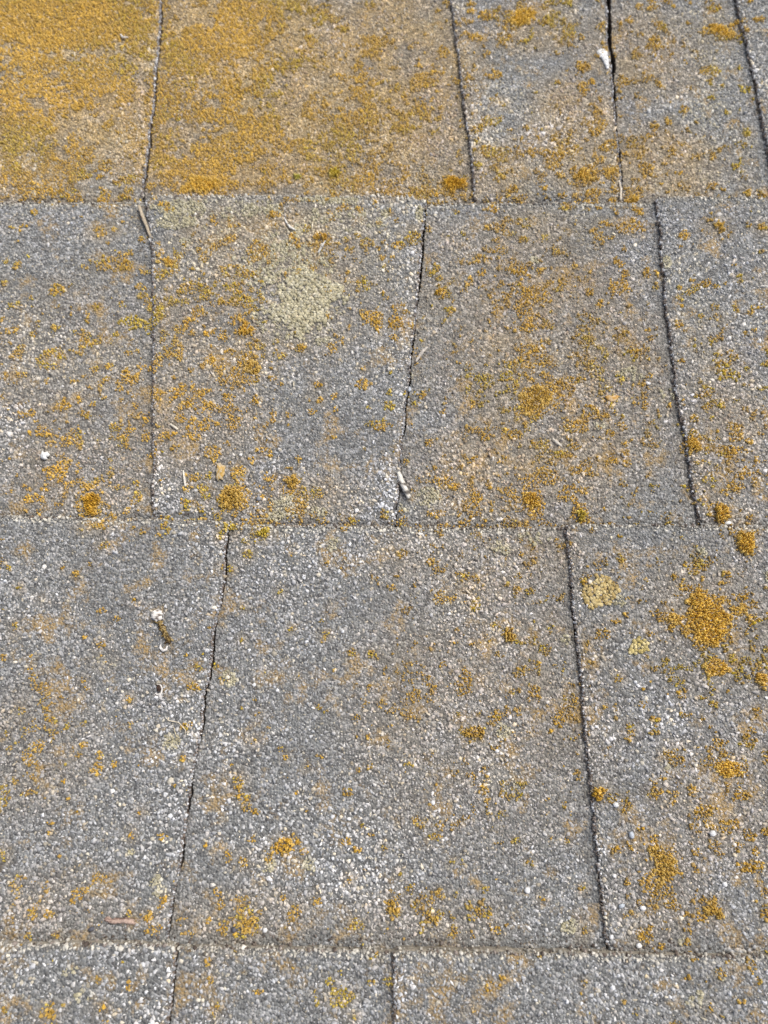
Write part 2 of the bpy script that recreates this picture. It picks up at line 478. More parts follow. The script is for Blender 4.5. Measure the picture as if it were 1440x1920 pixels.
# ------------------------------------------------------------------ lichen growth map (photo positions)
# x, y, rx, ry, strength
ORANGE = """
110 45 190 75 1.3;60 30 110 60 1.3;30 130 90 60 .8;80 190 120 70 .75;220 60 80 60 .9;370 100 90 90 .75;330 190 50 60 .7;520 100 80 80 .6;430 160 120 80 .75;620 130 80 80 .55;590 240 80 40 .6;400 260 90 50 .7;160 270 90 60 .6;470 330 200 26 .6;155 190 32 62 .95;195 140 60 75 .75;100 235 55 36 .8;60 262 60 30 .5;250 25 55 40 .75
440 60 110 85 .72;455 35 60 50 .8;468 160 62 46 .92;410 215 55 24 .85;485 230 65 36 .8;380 200 26 24 .85;545 180 38 38 .65
560 30 60 36 .6;590 75 26 16 .75;640 60 20 16 .6;700 170 32 30 .75;690 215 22 20 .75;570 270 36 24 .85;420 300 42 22 .95
305 310 34 22 .85;455 290 25 15 .85;490 332 15 13 .8;350 330 20 14 .8;235 340 22 14 .7;70 355 38 14 .85;120 362 34 12 .85
195 376 14 9 1;233 372 12 9 1;145 320 60 30 .45;665 275 15 12 .9;540 332 16 12 .8;635 370 16 9 .8;685 330 20 16 .85;660 290 12 9 .8
340 130 60 60 .5;330 240 50 40 .55;620 220 40 30 .55;700 60 30 30 .5;30 150 40 40 .5;30 330 30 20 .6;250 270 30 40 .55
1020 50 20 14 .9;1063 68 12 10 .9;1092 132 14 13 .95;1090 172 13 12 .95;935 85 12 10 .7;820 130 16 14 .7;735 165 18 16 .85
780 205 24 18 .85;740 215 18 14 .85;800 150 22 16 .75;725 190 16 12 .7;765 235 30 14 .75;840 50 12 12 .7;835 10 10 8 .8;980 5 12 7 .9
1060 12 12 9 .9;1180 42 10 8 .9;1230 85 14 12 .8;1340 20 12 10 .8;1333 130 9 8 .9;1255 225 10 9 .8;1280 265 10 8 .8;1243 160 10 8 .7
1400 245 9 8 .9;1130 240 13 12 .9;910 235 10 12 .9;940 200 9 7 .8;908 287 22 11 1;925 287 13 10 1;895 310 10 9 .9;937 335 12 14 .95
905 332 9 7 .8;895 345 12 9 .9;1000 290 12 10 .85;1020 285 10 9 .85;970 265 10 8 .8;1050 292 15 9 .85;1080 285 20 10 .85;1060 270 10 8 .8
1052 332 12 9 1;1115 363 12 9 1;1150 375 9 7 .9;975 372 18 8 .95;790 355 30 13 1;730 372 20 10 .9;1195 400 10 9 .95;1180 430 24 12 .8
1130 425 15 9 .6;1425 435 12 9 .9;1405 355 10 9 1;1400 327 12 8 .8;805 430 10 9 .9;955 440 12 9 .9;943 470 10 8 .9;980 450 10 9 .9
1020 447 9 8 .9;837 445 7 6 .8;868 440 7 5 .8;775 445 14 12 1;1230 315 38 18 .5;1380 300 20 14 .5;1390 270 14 10 .5
200 495 24 14 .7;418 512 10 9 .9;360 545 20 12 .85;450 570 30 14 1;415 540 12 10 .8;440 545 12 9 .8;480 548 12 9 .7;510 530 9 7 .7
104 542 16 14 .95;8 530 8 9 .8;245 605 22 12 .95;270 555 10 8 .8;95 672 30 20 .8;170 640 20 12 .6;205 688 8 8 .9;243 700 14 18 .95
265 690 10 8 .8;345 625 18 12 .7;360 608 14 9 .7;375 590 15 9 .7;400 680 12 9 .9;481 712 12 9 1;361 697 8 7 .9;437 710 8 7 .8
513 713 7 6 .9;120 760 15 9 .85;165 778 8 8 1;270 710 10 8 .7;300 745 12 9 .85;330 742 26 14 .9;350 762 16 10 .9;375 745 14 9 .8
390 770 22 18 .9;380 800 22 14 .9;365 820 20 14 .9;345 790 14 10 .85;430 750 13 9 .8;440 790 10 8 .7;400 850 14 19 1;75 812 15 6 .9
133 823 16 13 .95;232 820 10 9 .95;275 817 13 11 1;100 885 25 16 .95;130 905 12 9 .95;60 930 18 8 .9;45 938 12 6 .8;255 930 10 13 .9
255 905 8 7 .9;120 865 12 8 .8;365 897 8 8 1;393 893 7 8 1;445 890 16 18 .85;390 925 12 16 .85;473 863 8 7 .9;570 925 10 8 .9
592 925 12 10 .95;600 753 7 6 1;542 780 6 6 1;681 695 5 5 1;595 567 9 9 .95;675 537 15 8 .9;565 657 14 9 1;530 670 8 7 1;597 725 9 7 .95
580 750 7 5 .7;710 610 9 18 .95;745 617 16 9 .95;720 560 10 8 .6;655 477 9 8 1;560 465 9 9 1;575 440 15 11 .8;550 452 9 7 .7
617 408 8 7 1;440 430 18 12 .6;437 455 12 8 .7;410 420 10 8 .7;470 452 10 8 .5;390 480 20 12 .5;350 520 20 14 .5;300 690 10 20 .6
300 600 14 12 .5;330 660 20 14 .5;20 620 12 8 .5;40 700 14 8 .6;190 440 16 10 .8;215 432 10 8 .8;30 430 10 8 .5;180 575 10 8 .6
807 510 12 10 .85;842 580 11 5 1;880 527 10 9 .85;905 512 9 8 .8;1005 560 30 18 .75;985 545 16 10 .75;990 590 22 12 .75;985 615 20 10 .8
1023 637 12 10 .95;1012 510 10 8 .9;1052 530 10 8 .85;1033 530 9 7 .85;1107 548 10 8 1;1165 540 20 17 .75;1212 517 9 8 .9;1122 573 8 7 1
1000 655 30 14 .8;960 680 24 10 .8;1000 682 24 10 .8;1038 757 14 10 .9;950 705 16 12 .8;905 712 14 9 .7;945 745 14 10 .7;1068 715 14 9 .9
1100 770 24 14 .7;1090 797 20 12 .6;1060 800 14 9 .6;1148 747 15 8 1;960 812 24 12 .85;990 800 14 10 .7;1015 830 16 10 .85;890 858 7 6 1
910 817 10 8 .95;1195 770 10 7 .7;1025 890 20 16 .95;1055 922 22 15 .9;1095 918 15 8 1;1080 835 12 8 .8;1150 862 12 7 .8;895 930 12 10 .85
820 962 20 10 .6;850 910 10 9 .9;917 905 6 9 1;1050 850 14 9 .7;1000 960 10 8 .9;940 860 12 8 .6;1080 880 12 8 .8;1180 620 14 8 .5
1345 665 10 8 .8;1360 695 28 18 .65;1372 675 10 8 .9;1300 725 20 10 .7;1315 742 14 9 .7;1330 765 18 11 .75;1297 786 10 8 1;1372 800 14 10 .9
1378 820 15 16 .95;1312 870 20 9 .9;1365 850 18 12 .95;1375 915 20 11 1;1352 922 10 9 1;1335 945 18 9 .85;1405 970 8 7 1;1343 600 9 8 .9
1268 613 10 8 .85;1272 680 7 6 1;1383 525 6 5 1;1425 530 8 10 .6;1395 890 14 9 .8;1330 900 14 8 .8;1400 830 10 8 .7
165 992 12 8 .95;195 990 14 12 .95;200 1027 12 7 .9;270 1000 8 6 .7;417 1010 6 8 1;465 1040 8 8 1;427 1067 11 7 1;525 1110 7 7 .9
455 1140 6 6 .9;613 1060 6 6 .8;122 1067 5 5 .8;175 1062 5 5 .9;43 1105 5 5 .8;85 1125 8 6 .5;32 1180 7 12 .7;255 1130 6 6 .9
195 1210 10 8 .6;200 1240 20 12 .45;43 1330 9 14 .9;70 1365 22 12 .6;103 1352 7 8 .9;68 1400 20 15 .75;62 1425 12 10 .75;185 1440 14 10 .7
360 1287 6 6 1;245 1310 6 6 1;167 1290 6 5 .8;160 1275 6 5 .8;345 1425 6 7 .9;405 1250 6 6 .7;475 1390 8 6 .8;455 1200 5 5 .8
545 1180 5 5 .9;610 1190 9 5 .9;660 1225 8 8 .7;700 1225 10 9 .95;712 1320 8 8 .8;670 1345 8 7 .7;690 1382 8 6 .7;535 1420 5 5 1
690 1432 10 10 .7;500 1262 10 12 .5;485 1340 9 7 .6;575 1440 6 5 .9;620 1140 6 6 .6;560 1270 7 6 .6
750 1040 8 10 .9;807 1055 8 8 1;865 1080 15 10 .9;835 1120 20 13 .65;893 1137 10 14 .95;968 1105 9 9 1;970 1080 8 6 .7;940 1052 10 8 .6
893 1208 12 9 .9;1020 1220 15 10 .85;1000 1242 14 9 .8;980 1258 16 12 .7;1040 1248 6 6 .9;875 1270 11 19 .9;777 1305 11 11 .9
1045 1350 11 13 .9;1055 1322 9 6 .8;900 1337 8 7 .7;860 1340 6 6 .8;930 1342 14 10 .5;775 1240 10 8 .5;1000 1200 10 8 .5;940 1170 10 8 .6
1295 1070 10 14 .95;1310 1090 8 7 .8;1355 1085 15 20 1;1275 1103 14 10 .9;1260 1120 8 6 .8;1382 1078 8 8 1;1405 1165 22 9 .9;1400 1137 12 12 .7
1435 1160 12 10 .9;1125 1192 15 10 .95;1150 1165 8 6 .9;1365 1235 15 10 .8;1395 1240 12 9 .9;1385 1257 10 8 .8;1285 1255 8 6 .9
1157 1275 9 9 1;1270 1278 14 9 .7;1270 1300 9 8 .8;1333 1298 8 7 1;1412 1337 10 12 1;1312 1347 8 7 .9;1405 1367 8 6 .8;1398 1392 13 15 .9
1180 1370 12 12 .9;1175 1385 10 6 .8;1250 1418 22 16 .7;1270 1405 10 8 .7;1130 1240 8 6 .7;1220 1150 12 8 .6;1330 1320 10 8 .6;1430 1420 10 12 .7
122 1465 5 5 .8;265 1520 6 6 .9;247 1565 6 8 .8;96 1560 5 5 .8;5 1605 11 12 .9;28 1698 5 5 .9;62 1710 10 14 .85;93 1715 10 8 .9
187 1645 12 8 .8;160 1632 12 9 .5;307 1687 8 7 .8;240 1713 7 6 1;105 1755 8 6 1;445 1465 12 15 .85;450 1495 9 8 .9;425 1607 10 9 .8
455 1617 10 12 .9;567 1597 9 7 .7;500 1610 10 12 .6;520 1685 14 9 .8;550 1712 12 12 .9;590 1690 12 14 .6;655 1650 6 9 .9;415 1745 10 14 1
388 1730 9 10 .9;410 1697 10 9 .7;665 1735 11 10 .85;197 1887 10 7 .95;395 1800 7 10 .95;397 1835 6 6 1;405 1900 7 6 1;635 1865 18 18 .85
660 1865 7 7 .9;665 1905 5 5 1;590 1855 4 4 1;190 1830 6 6 .8;127 1880 5 5 .9;705 1790 7 8 .9;445 1780 5 4 .8
1172 1507 9 9 1;1225 1485 14 12 .95;1255 1502 13 10 .85;1295 1478 10 8 .8;1320 1520 22 11 .95;1345 1542 30 11 .9;1372 1545 12 9 .9;1355 1557 10 8 .9
1430 1560 6 6 1;1375 1500 6 6 .8;1385 1490 14 8 .9;1380 1587 12 9 .85;1415 1595 9 9 1;1180 1587 8 7 1;1265 1697 8 8 .9;1305 1635 12 9 .9
1280 1655 6 5 .8;1315 1722 12 8 .8;1205 1755 16 13 .9;1285 1765 11 10 .6;1437 1712 12 14 .95;1175 1655 6 6 1;780 1705 12 9 .7;825 1680 10 8 1
810 1692 8 8 .8;790 1742 8 9 .8;920 1725 10 18 .9;930 1747 10 8 .8;1095 1740 10 17 .95;1095 1670 6 6 1;1017 1688 6 5 .9;1065 1577 7 6 .9
780 1540 7 8 .8;850 1620 7 6 .8;970 1575 5 5 .9;750 1640 5 6 .9;885 1883 8 9 1;1320 1885 13 11 .8;1340 1820 12 9 .6;1090 1835 5 5 1;915 1840 12 9 .5
935 1845 5 5 1;970 1490 8 7 .6;1060 1510 8 6 .7;930 1530 10 8 .6;840 1500 7 6 .6;1100 1600 6 6 .6;720 1590 6 5 .6;1000 1620 8 6 .5
900 1715 9 9 1;852 1750 8 11 1;1130 1330 8 7 .6
"""
CREAM = """
530 500 110 70 .62;560 580 95 85 .62;420 400 120 26 .6;640 420 90 40 .5;400 470 60 60 .35;680 560 60 80 .3;500 610 40 26 .5;345 398 55 18 .95;335 425 40 18 .8;620 386 62 10 .95;515 405 18 14 .95;470 400 24 16 .7;560 440 30 16 .7
540 950 40 24 .9;510 970 28 9 .9;590 960 26 14 .7;722 408 9 12 1;800 930 30 20 .75;765 950 20 14 .6;1180 700 30 20 .7;1246 497 8 12 1
600 640 28 14 .7;1000 490 12 10 .8;1245 735 28 26 .55;790 410 14 18 .8;1000 1010 40 14 .6;940 1028 26 14 .7;625 1022 14 16 .7
430 1272 16 16 .75;320 1392 20 15 .8;945 1367 20 18 .75;1060 1200 10 15 .8;1155 1126 18 14 .95;1310 1037 11 10 .9;1437 1085 14 12 1;200 1242 26 18 .5
835 1125 24 16 .5;245 1597 9 8 .9;580 1622 14 14 .7;1070 1740 20 13 1;165 1860 18 17 .6;140 1817 15 14 .6;1300 1880 30 28 .55;945 1470 40 26 .45
1250 1425 26 22 .5;1285 1765 12 11 .9;900 1600 16 12 .4;295 1660 18 18 .8;410 1700 12 10 .6;1100 600 26 18 .4;960 640 18 12 .4;700 430 16 10 .6
780 700 20 16 .4;1120 800 30 18 .5;880 690 20 14 .5;60 640 20 14 .3;640 1830 40 30 .3;500 1620 16 16 .6;1340 1822 16 14 .6;350 460 30 20 .5
"""
TUFTS = [   # x, y, rx, ry, tone, height mm, label
    (432, 995, 13, 12, 'olive', 2.2, 'round yellow-green lichen cushion at the top of the crack, left one of two'),
    (492, 1002, 14, 12, 'olive', 2.0, 'round yellow-green lichen cushion on plain grey granules, right one of two'),
    (165, 935, 20, 26, 'deep', 2.2, 'dark orange lichen clump just above the course edge at the left'),
    (455, 618, 18, 17, 'deep', 2.0, 'deep ochre lichen clump left of the big pale crust'),
    (318, 495, 14, 20, 'bright', 1.6, 'upright golden lichen patch below the dry stick near the tab corner'),
    (599, 456, 12, 12, 'deep', 2.4, 'small brown-orange lichen ball beside a white sliver under the course edge'),
    (372, 346, 38, 25, 'bright', 1.8, 'wide bright orange lichen clump just above the cream-rimmed tab'),
    (1095, 331, 22, 15, 'bright', 2.0, 'broad golden lichen clump on the tab left of the black gap'),
    (1142, 325, 14, 9, 'bright', 1.8, 'flat golden lichen clump touching the edge of the black gap'),
    (1194, 371, 12, 11, 'bright', 2.2, 'small golden lichen ball right of the pale straw end'),
    (1337, 435, 19, 14, 'bright', 2.0, 'solitary golden lichen cushion under the course edge at the upper right'),
    (1390, 1015, 16, 25, 'bright', 2.4, 'tall golden lichen cushion just below the course edge at the right'),
    (1350, 965, 16, 15, 'bright', 2.4, 'thick golden lichen cushion above the course edge next to a white chip'),
    (1425, 1275, 19, 23, 'bright', 2.0, 'golden lichen clump cut by the right border of the view'),
    (1125, 1488, 17, 13, 'bright', 2.2, 'golden lichen cushion on the tab edge beside the brown groove'),
    (895, 1375, 19, 13, 'ochre', 1.6, 'ochre lichen clump alone on the wide middle shingle'),
    (811, 1725, 11, 10, 'ochre', 1.8, 'small ochre lichen ball on dirt above the nearest course edge'),
    (100, 1895, 12, 12, 'ochre', 1.8, 'round ochre lichen cushion on the nearest shingle at the left corner'),
    (535, 1586, 18, 12, 'bright', 1.5, 'ochre lichen cluster on white granules left of centre on the wide shingle'),
    (545, 908, 13, 15, 'ochre', 1.6, 'ochre lichen clump above the cracked cream crust near the course edge'),
    (997, 932, 14, 22, 'bright', 1.8, 'upright golden lichen patch near the course edge, right of the speckled twig'),
    (627, 320, 11, 11, 'olive', 2.0, 'round lemon-yellow lichen ball above the course edge'),
    (554, 328, 10, 7, 'green', 1.8, 'tiny lime-green lichen tuft above the course edge'),
    (1091, 965, 11, 13, 'olive', 1.8, 'yellow-green lichen cushion above the top of the brown groove'),
    (826, 549, 10, 9, 'bright', 1.8, 'small orange lichen ball right of the dark crack in the middle course'),
    (1300, 838, 19, 20, 'bright', 1.7, 'golden lichen patch on the right tab beside its left edge'),
    (470, 692, 17, 20, 'ochre', 1.7, 'ochre lichen patch directly below the deep ochre clump'),
    (1322, 1158, 62, 48, 'bright', 1.7, 'largest golden lichen patch, ragged, on the right hand tab'),
    (1343, 1256, 30, 22, 'bright', 1.6, 'forked golden lichen patch below the largest patch'),
    (1236, 1622, 27, 38, 'ochre', 1.5, 'long ochre lichen streak on the tab right of the brown groove'),
    (1358, 1443, 27, 19, 'bright', 1.6, 'golden lichen patch midway down the right border tab'),
    (436, 935, 24, 20, 'ochre', 1.9, 'ochre lichen clump under the cream bark chip'),
    (33, 1668, 8, 13, 'ochre', 1.6, 'small upright ochre lichen tuft near the left border above the twig'),
    (735, 1700, 14, 16, 'ochre', 1.5, 'ochre lichen tuft at mid width above the nearest course edge'),
    (957, 1190, 13, 16, 'ochre', 1.4, 'ochre lichen tuft in the middle of the wide shingle, left of the groove'),
    (460, 1740, 17, 20, 'ochre', 1.5, 'yellow-brown lichen patch beside a dark pebble above the nearest course edge'),
    (1335, 1710, 19, 17, 'ochre', 1.4, 'ochre lichen patch at the lower right above the nearest course edge'),
    (1000, 742, 40, 32, 'ochre', 1.0, 'flat ochre lichen mat in the middle course, right of centre'),
    (855, 341, 22, 18, 'deep', 1.8, 'dark orange lichen ring left of the groove in the farthest course'),
    (277, 1720, 9, 8, 'ochre', 1.6, 'tiny ochre lichen tuft at the right end of the twig'),
    (1356, 60, 26, 15, 'bright', 1.4, 'orange lichen patch against the groove in the far right corner'),
    (985, 45, 28, 19, 'bright', 1.3, 'orange lichen patch near the far edge of the narrow tab'),
]
CRUSTS = [
    (560, 572, 66, 64, 'cream', 'large pale cream crust lichen, finely cracked, in the middle course'),
    (1122, 1112, 34, 30, 'olivecrust', 'olive tan crust lichen at the tab edge right of the groove'),
    (1195, 1210, 20, 18, 'oliveclean', 'round olive crust lichen on the right hand tab'),
]


def parse(t):
    return np.array([[float(q) for q in p.split()] for p in t.replace('\n', ';').split(';') if p.strip()])


ORANGE = parse(ORANGE); CREAM = parse(CREAM)
# scattered specks, thick in the far courses, thin in the near ones
sp = []
while len(sp) < 2700:
    x, y = rng.uniform(-260, 1700), rng.uniform(-160, 2020)
    far = np.clip((1000 - y) / 900, 0, 1)
    p = 0.10 + 0.65 * far ** 0.8 + 0.25 * np.clip((x - 1050) / 300, 0, 1) * (y > 900) \
        + (0.3 if (y > 380 and y < 990 and 120 < x < 520) else 0)
    p *= 0.3 + 1.4 * fbm(np.array([x / 120.0]), np.array([y / 120.0]), 77, 3)[0]
    if rng.random() < p:
        r = rng.gamma(2.6, 1.5) + 2.0
        sp.append((x, y, r * rng.uniform(0.8, 1.4), r * rng.uniform(0.7, 1.1), rng.uniform(0.55, 1.0)))
SPECK = np.array(sp)
# growth continues past the frame's borders
out = []
for _ in range(260):
    x, y = rng.uniform(-420, 1860), rng.uniform(-260, 2120)
    if -10 < x < 1450 and -10 < y < 1930: continue
    r = rng.gamma(3, 4) + 4
    out.append((x, y, r * 1.3, r, rng.uniform(0.6, 1)))
OUTER = np.array(out)


class Growth:
    """max over elliptical patches, evaluated through a coarse bucket grid"""
    def __init__(self, P):
        cx, cy = at(P[:, 0], P[:, 1])
        k = 1 / pxm(P[:, 1])
        self.c = np.stack([cx, cy, P[:, 2] * k, P[:, 3] * k * 1.02, P[:, 4]], 1)

    def __call__(self, u, s):
        r = np.zeros(u.shape)
        o = np.argsort(s); so = s[o]; uo = u[o]; ro = np.zeros(u.shape)
        for cx, cy, rx, ry, st in self.c:
            a, b = np.searchsorted(so, [cy - 1.7 * ry, cy + 1.7 * ry])
            if b <= a: continue
            d = ((uo[a:b] - cx) / rx) ** 2 + ((so[a:b] - cy) / ry) ** 2
            f = st * np.clip(1.25 - 0.75 * d, 0, 1)
            ro[a:b] = np.maximum(ro[a:b], f)
        r[o] = ro
        return r


G_OR = Growth(np.vstack([ORANGE, SPECK, OUTER]))
G_STAIN = Growth(np.vstack([ORANGE, np.array([t[:4] + (1.0,) for t in TUFTS], dtype=object).astype(float)]) * [1, 1, 1.7, 1.7, 0.75] + [0, 0, 5, 5, 0])
G_CR = Growth(CREAM)
G_HALO = Growth(np.array([(t[0], t[1], t[2] * 1.35 + 3, t[3] * 1.35 + 3, 0.62) for t in TUFTS]))
G_OWN = Growth(np.array([t[:4] + (1.0,) for t in TUFTS] + [t[:4] + (1.0,) for t in CRUSTS], dtype=object).astype(float))

# ------------------------------------------------------------------ grit, lobes and plates share one little dome
RING = np.arange(6) * math.pi / 3


def domes(u, s, z, r, h, col, asp, ang, topk, jit, tiltamp, seed):
    """n irregular six-sided domes: 12 vertices and 7 faces each"""
    g = np.random.default_rng(seed)
    n = len(u)
    a = RING[None] + g.uniform(-0.35, 0.35, (n, 6))
    rb = r[:, None] * (1 + g.uniform(-jit, jit, (n, 6)))
    rt = rb * topk[:, None] * (1 + g.uniform(-jit, jit, (n, 6)))
    ca, sa = np.cos(ang)[:, None], np.sin(ang)[:, None]

    def rot(rr):
        x = rr * np.cos(a); y = rr * np.sin(a) * asp[:, None]
        return x * ca - y * sa, x * sa + y * ca
    xb, yb = rot(rb); xt, yt = rot(rt)
    tx, ty = g.normal(0, tiltamp, n)[:, None], g.normal(0, tiltamp, n)[:, None]
    zt = h[:, None] * (1 + g.uniform(-0.2, 0.2, (n, 6))) + tx * xt + ty * yt
    V = np.empty((n, 12, 3))
    V[:, :6, 0] = u[:, None] + xb; V[:, :6, 1] = s[:, None] + yb; V[:, :6, 2] = z[:, None] - 0.35 * r[:, None]
    V[:, 6:, 0] = u[:, None] + xt; V[:, 6:, 1] = s[:, None] + yt; V[:, 6:, 2] = z[:, None] + np.maximum(zt, 0.05 * MM)
    base = (np.arange(n) * 12)[:, None, None]
    i = np.arange(6)
    q = np.stack([i, (i + 1) % 6, 6 + (i + 1) % 6, 6 + i], -1)[None] + base
    t = np.array([[6, 7, 8, 9], [6, 9, 10, 11]])[None] + base
    F = np.concatenate([q.reshape(-1, 4), t.reshape(-1, 4)])
    C = np.repeat(col, 12, axis=0)
    return V.reshape(-1, 3), F, C


def tone_lichen(n, tone, g, u=None, s=None):
    pal = {
        'bright': [(0.60, 0.375, 0.065), (0.51, 0.305, 0.045), (0.67, 0.45, 0.11)],
        'ochre': [(0.50, 0.325, 0.075), (0.42, 0.265, 0.055), (0.57, 0.40, 0.12)],
        'deep': [(0.50, 0.285, 0.034), (0.41, 0.225, 0.024), (0.58, 0.35, 0.05)],
        'olive': [(0.52, 0.40, 0.06), (0.43, 0.32, 0.04), (0.62, 0.49, 0.11)],
        'green': [(0.40, 0.40, 0.07), (0.32, 0.33, 0.05), (0.48, 0.47, 0.12)],
        'cream': [(0.43, 0.40, 0.28), (0.38, 0.35, 0.235), (0.48, 0.455, 0.345)],
        'oliveclean': [(0.45, 0.375, 0.165), (0.38, 0.31, 0.125), (0.53, 0.455, 0.24)],
        'olivecrust': [(0.43, 0.335, 0.15), (0.36, 0.27, 0.115), (0.51, 0.42, 0.22)],
        'white': [(0.66, 0.67, 0.67), (0.54, 0.55, 0.55), (0.74, 0.75, 0.76)],
    }[tone]
    P = np.array(pal)
    return P[g.integers(0, 3, n)] * g.uniform(0.72, 1.15, n)[:, None]


# frame borders in roof coordinates, to thin out the loose geometry outside the view
def cover(u, s):
    depth = DIST + (s - S0) * math.sin(TILT)
    half = 720 / FPX * depth
    du = np.maximum(np.abs(u) - half - 0.008, 0)
    ds = np.maximum(np.maximum(-0.036 - s, s - 0.405), 0)
    return np.clip(1 - np.hypot(du, ds) / 0.026, 0, 1)


def jitter_grid(pitch, amount, seed):
    g = np.random.default_rng(seed)
    us = np.arange(-0.25, 0.25, pitch); ss = np.arange(-0.08, 0.45, pitch * 0.87)
    U, S = np.meshgrid(us, ss)
    U = U + (np.arange(len(ss)) % 2)[:, None] * pitch / 2
    U = U.ravel() + g.uniform(-amount, amount, U.size) * pitch
    S = S.ravel() + g.uniform(-amount, amount, S.size) * pitch
    m = g.random(U.size) < cover(U, S)
    return U[m], S[m]


def split(obj_name, loc, V12, mat_, cols):
    """one mesh per shingle, hung below that shingle"""
    V, F, C = V12
    n = len(loc['row'])
    key = loc['row'] * 1000 + loc['cell']
    F = F.reshape(-1, 4)
    q = F[:n * 6].reshape(n, 6, 4); t = F[n * 6:].reshape(n, 2, 4)
    V = V.reshape(n, 12, 3); C = C.reshape(n, 12, 3)
    F12 = np.concatenate([q, t], 1) - (np.arange(n) * 12)[:, None, None]
    for kk in np.unique(key):
        m = key == kk
        j = int(round(loc['row'][m][0])); c = int(loc['cell'][m][0])
        if (j, c) not in shingle: continue
        nn = int(m.sum())
        ff = (F12[m] + (np.arange(nn) * 12)[:, None, None]).reshape(-1, 4)
        o = mesh_np(obj_name, V[m].reshape(-1, 3), ff, mat_, shingle[(j, c)], colors=C[m].reshape(-1, 3))
        tag(o, kind='stuff')


# ---- mineral granules
def in_groove(loc, s):
    r = np.zeros(s.shape, bool)
    key = loc['row'] * 1000 + loc['cell']
    for q in np.unique(key):
        m = (key == q) & ~loc['up']
        if m.any():
            j, k = int(loc['row'][m][0]), int(loc['cell'][m][0])
            if j in seams: r[m] = (loc['dl'][m] < groove_l(s[m], j, k) - 0.1 * MM) | (loc['dr'][m] < groove_r(s[m], j, k) - 0.1 * MM)
    return r


WARM = Growth(parse("""
-450 40 430 200 1;-420 280 330 110 .6;60 -260 560 200 1;760 -240 420 170 .7;-300 720 220 260 .5
110 60 260 110 1;150 200 200 120 .9;60 300 120 80 .6;450 70 200 130 .9;560 180 240 160 .8;420 290 220 80 .85;700 120 180 180 .75
760 220 120 120 .8;650 320 200 60 .6;900 320 120 60 .5;1000 60 90 60 .45;1080 250 90 120 .55;1230 300 120 80 .6;1200 100 120 100 .4
400 640 120 260 .55;360 780 120 120 .6;120 680 160 160 .4;150 880 160 90 .45;1020 640 180 240 .7;1130 720 160 180 .65;980 880 200 100 .65;860 600 90 180 .4
1350 800 90 200 .5;560 520 160 160 .5;1330 1170 140 140 .4;930 1060 220 90 .5;900 1330 240 220 .4;1000 1200 120 100 .4;1350 1500 120 120 .35;1230 1650 90 110 .35
60 1400 120 120 .3;120 1690 120 60 .3;450 1720 140 50 .35;800 1720 160 50 .3;560 930 120 50 .5
"""))
gu, gs = jitter_grid(1.27 * MM, 0.47, 11)
loc = locate(gu, gs)
ok = loc['row'] > -50
gu, gs = gu[ok], gs[ok]
loc = {k: v[ok] for k, v in loc.items()}
n = len(gu)
g = np.random.default_rng(12)
fo, fc = np.maximum(G_OR(gu, gs), G_OWN(gu, gs)), G_CR(gu, gs)
wm = WARM(gu, gs)
big = fbm(gu * 28, gs * 28, 41, 4)            # pale and dark weathering areas
mid = fbm(gu * 90, gs * 90, 45, 3)
fine = fbm(gu * 260, gs * 260, 47, 2)
edge = np.minimum(loc['dl'], loc['dr'])
rim = loc['up'] & (edge < 9 * MM)
sunk = ~loc['up']
# band of dirt in the corner under a tab's edge, widening up the slope
rightseam = sunk & (loc['dr'] < loc['dl'])
band = np.where(rightseam, 1.4 + 2.4 * (1 - loc['frac']), 0.7) * MM * (0.5 + 1.0 * mid)
indirt = sunk & (edge < band)
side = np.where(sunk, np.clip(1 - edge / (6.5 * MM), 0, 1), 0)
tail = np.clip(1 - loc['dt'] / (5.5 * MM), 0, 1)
# albedo of each stone: a broad spread round a mid grey
lg = g.normal(0, 0.23, n) + 0.17 * (g.random(n) < 0.085) * g.gamma(2, 1.0, n)
lg += 0.22 * (lattice(loc['row'], loc['cell'], 3) - 0.5)
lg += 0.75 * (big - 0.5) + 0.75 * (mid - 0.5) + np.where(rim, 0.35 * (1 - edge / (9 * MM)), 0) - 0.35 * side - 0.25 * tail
alb = np.clip(0.30 * np.exp(lg), 0.07, 0.64)
cool = np.clip(g.normal(0.74, 0.35, n) + 0.6 * (fbm(gu * 40, gs * 40, 49, 3) - 0.5) - 0.6 * (gs - 0.15), -0.3, 1)[:, None]
gc = alb[:, None] * (np.array([1.045, 1.0, 0.955]) * (1 - cool) + np.array([0.965, 1.0, 1.06]) * cool)
warmstone = (g.random(n) < 0.16)[:, None]
gc = np.where(warmstone, gc * np.array([1.10, 1.0, 0.80]), gc)
wf = np.clip(1.1 * wm * (0.25 + 0.4 * (gs > 0.26) + 1.5 * fbm(gu * 60, gs * 60, 63, 4)), 0, 1) * g.uniform(0.3, 1.0, n)
wf = np.maximum(wf, 0.75 * np.clip(G_STAIN(gu, gs) + (mid - 0.5) * 1.2 - 0.25, 0, 1) * g.uniform(0.2, 1, n))
wf = np.maximum(wf, 0.8 * np.clip(fo * 1.1 + (fine - 0.5) * 0.9 - 0.30, 0, 1) * g.uniform(0.3, 1, n))
tan = np.stack([0.30 + 0.08 * mid, 0.215 + 0.05 * mid, 0.105 + 0.06 * g.random(n)], 1)
wf = np.maximum(wf, np.clip(1.5 * wm - 0.45, 0, 0.85) * (gs > 0.265) * g.uniform(0.55, 1.0, n))
gold = np.clip(1.4 * fo - 0.3, 0, 1)[:, None]
tan = tan * (1 - gold) + np.array([0.37, 0.24, 0.07]) * gold
wf = (0.92 * wf)[:, None]
gc = gc * (1 - wf) + tan * (0.45 + 2.1 * alb[:, None]) * wf
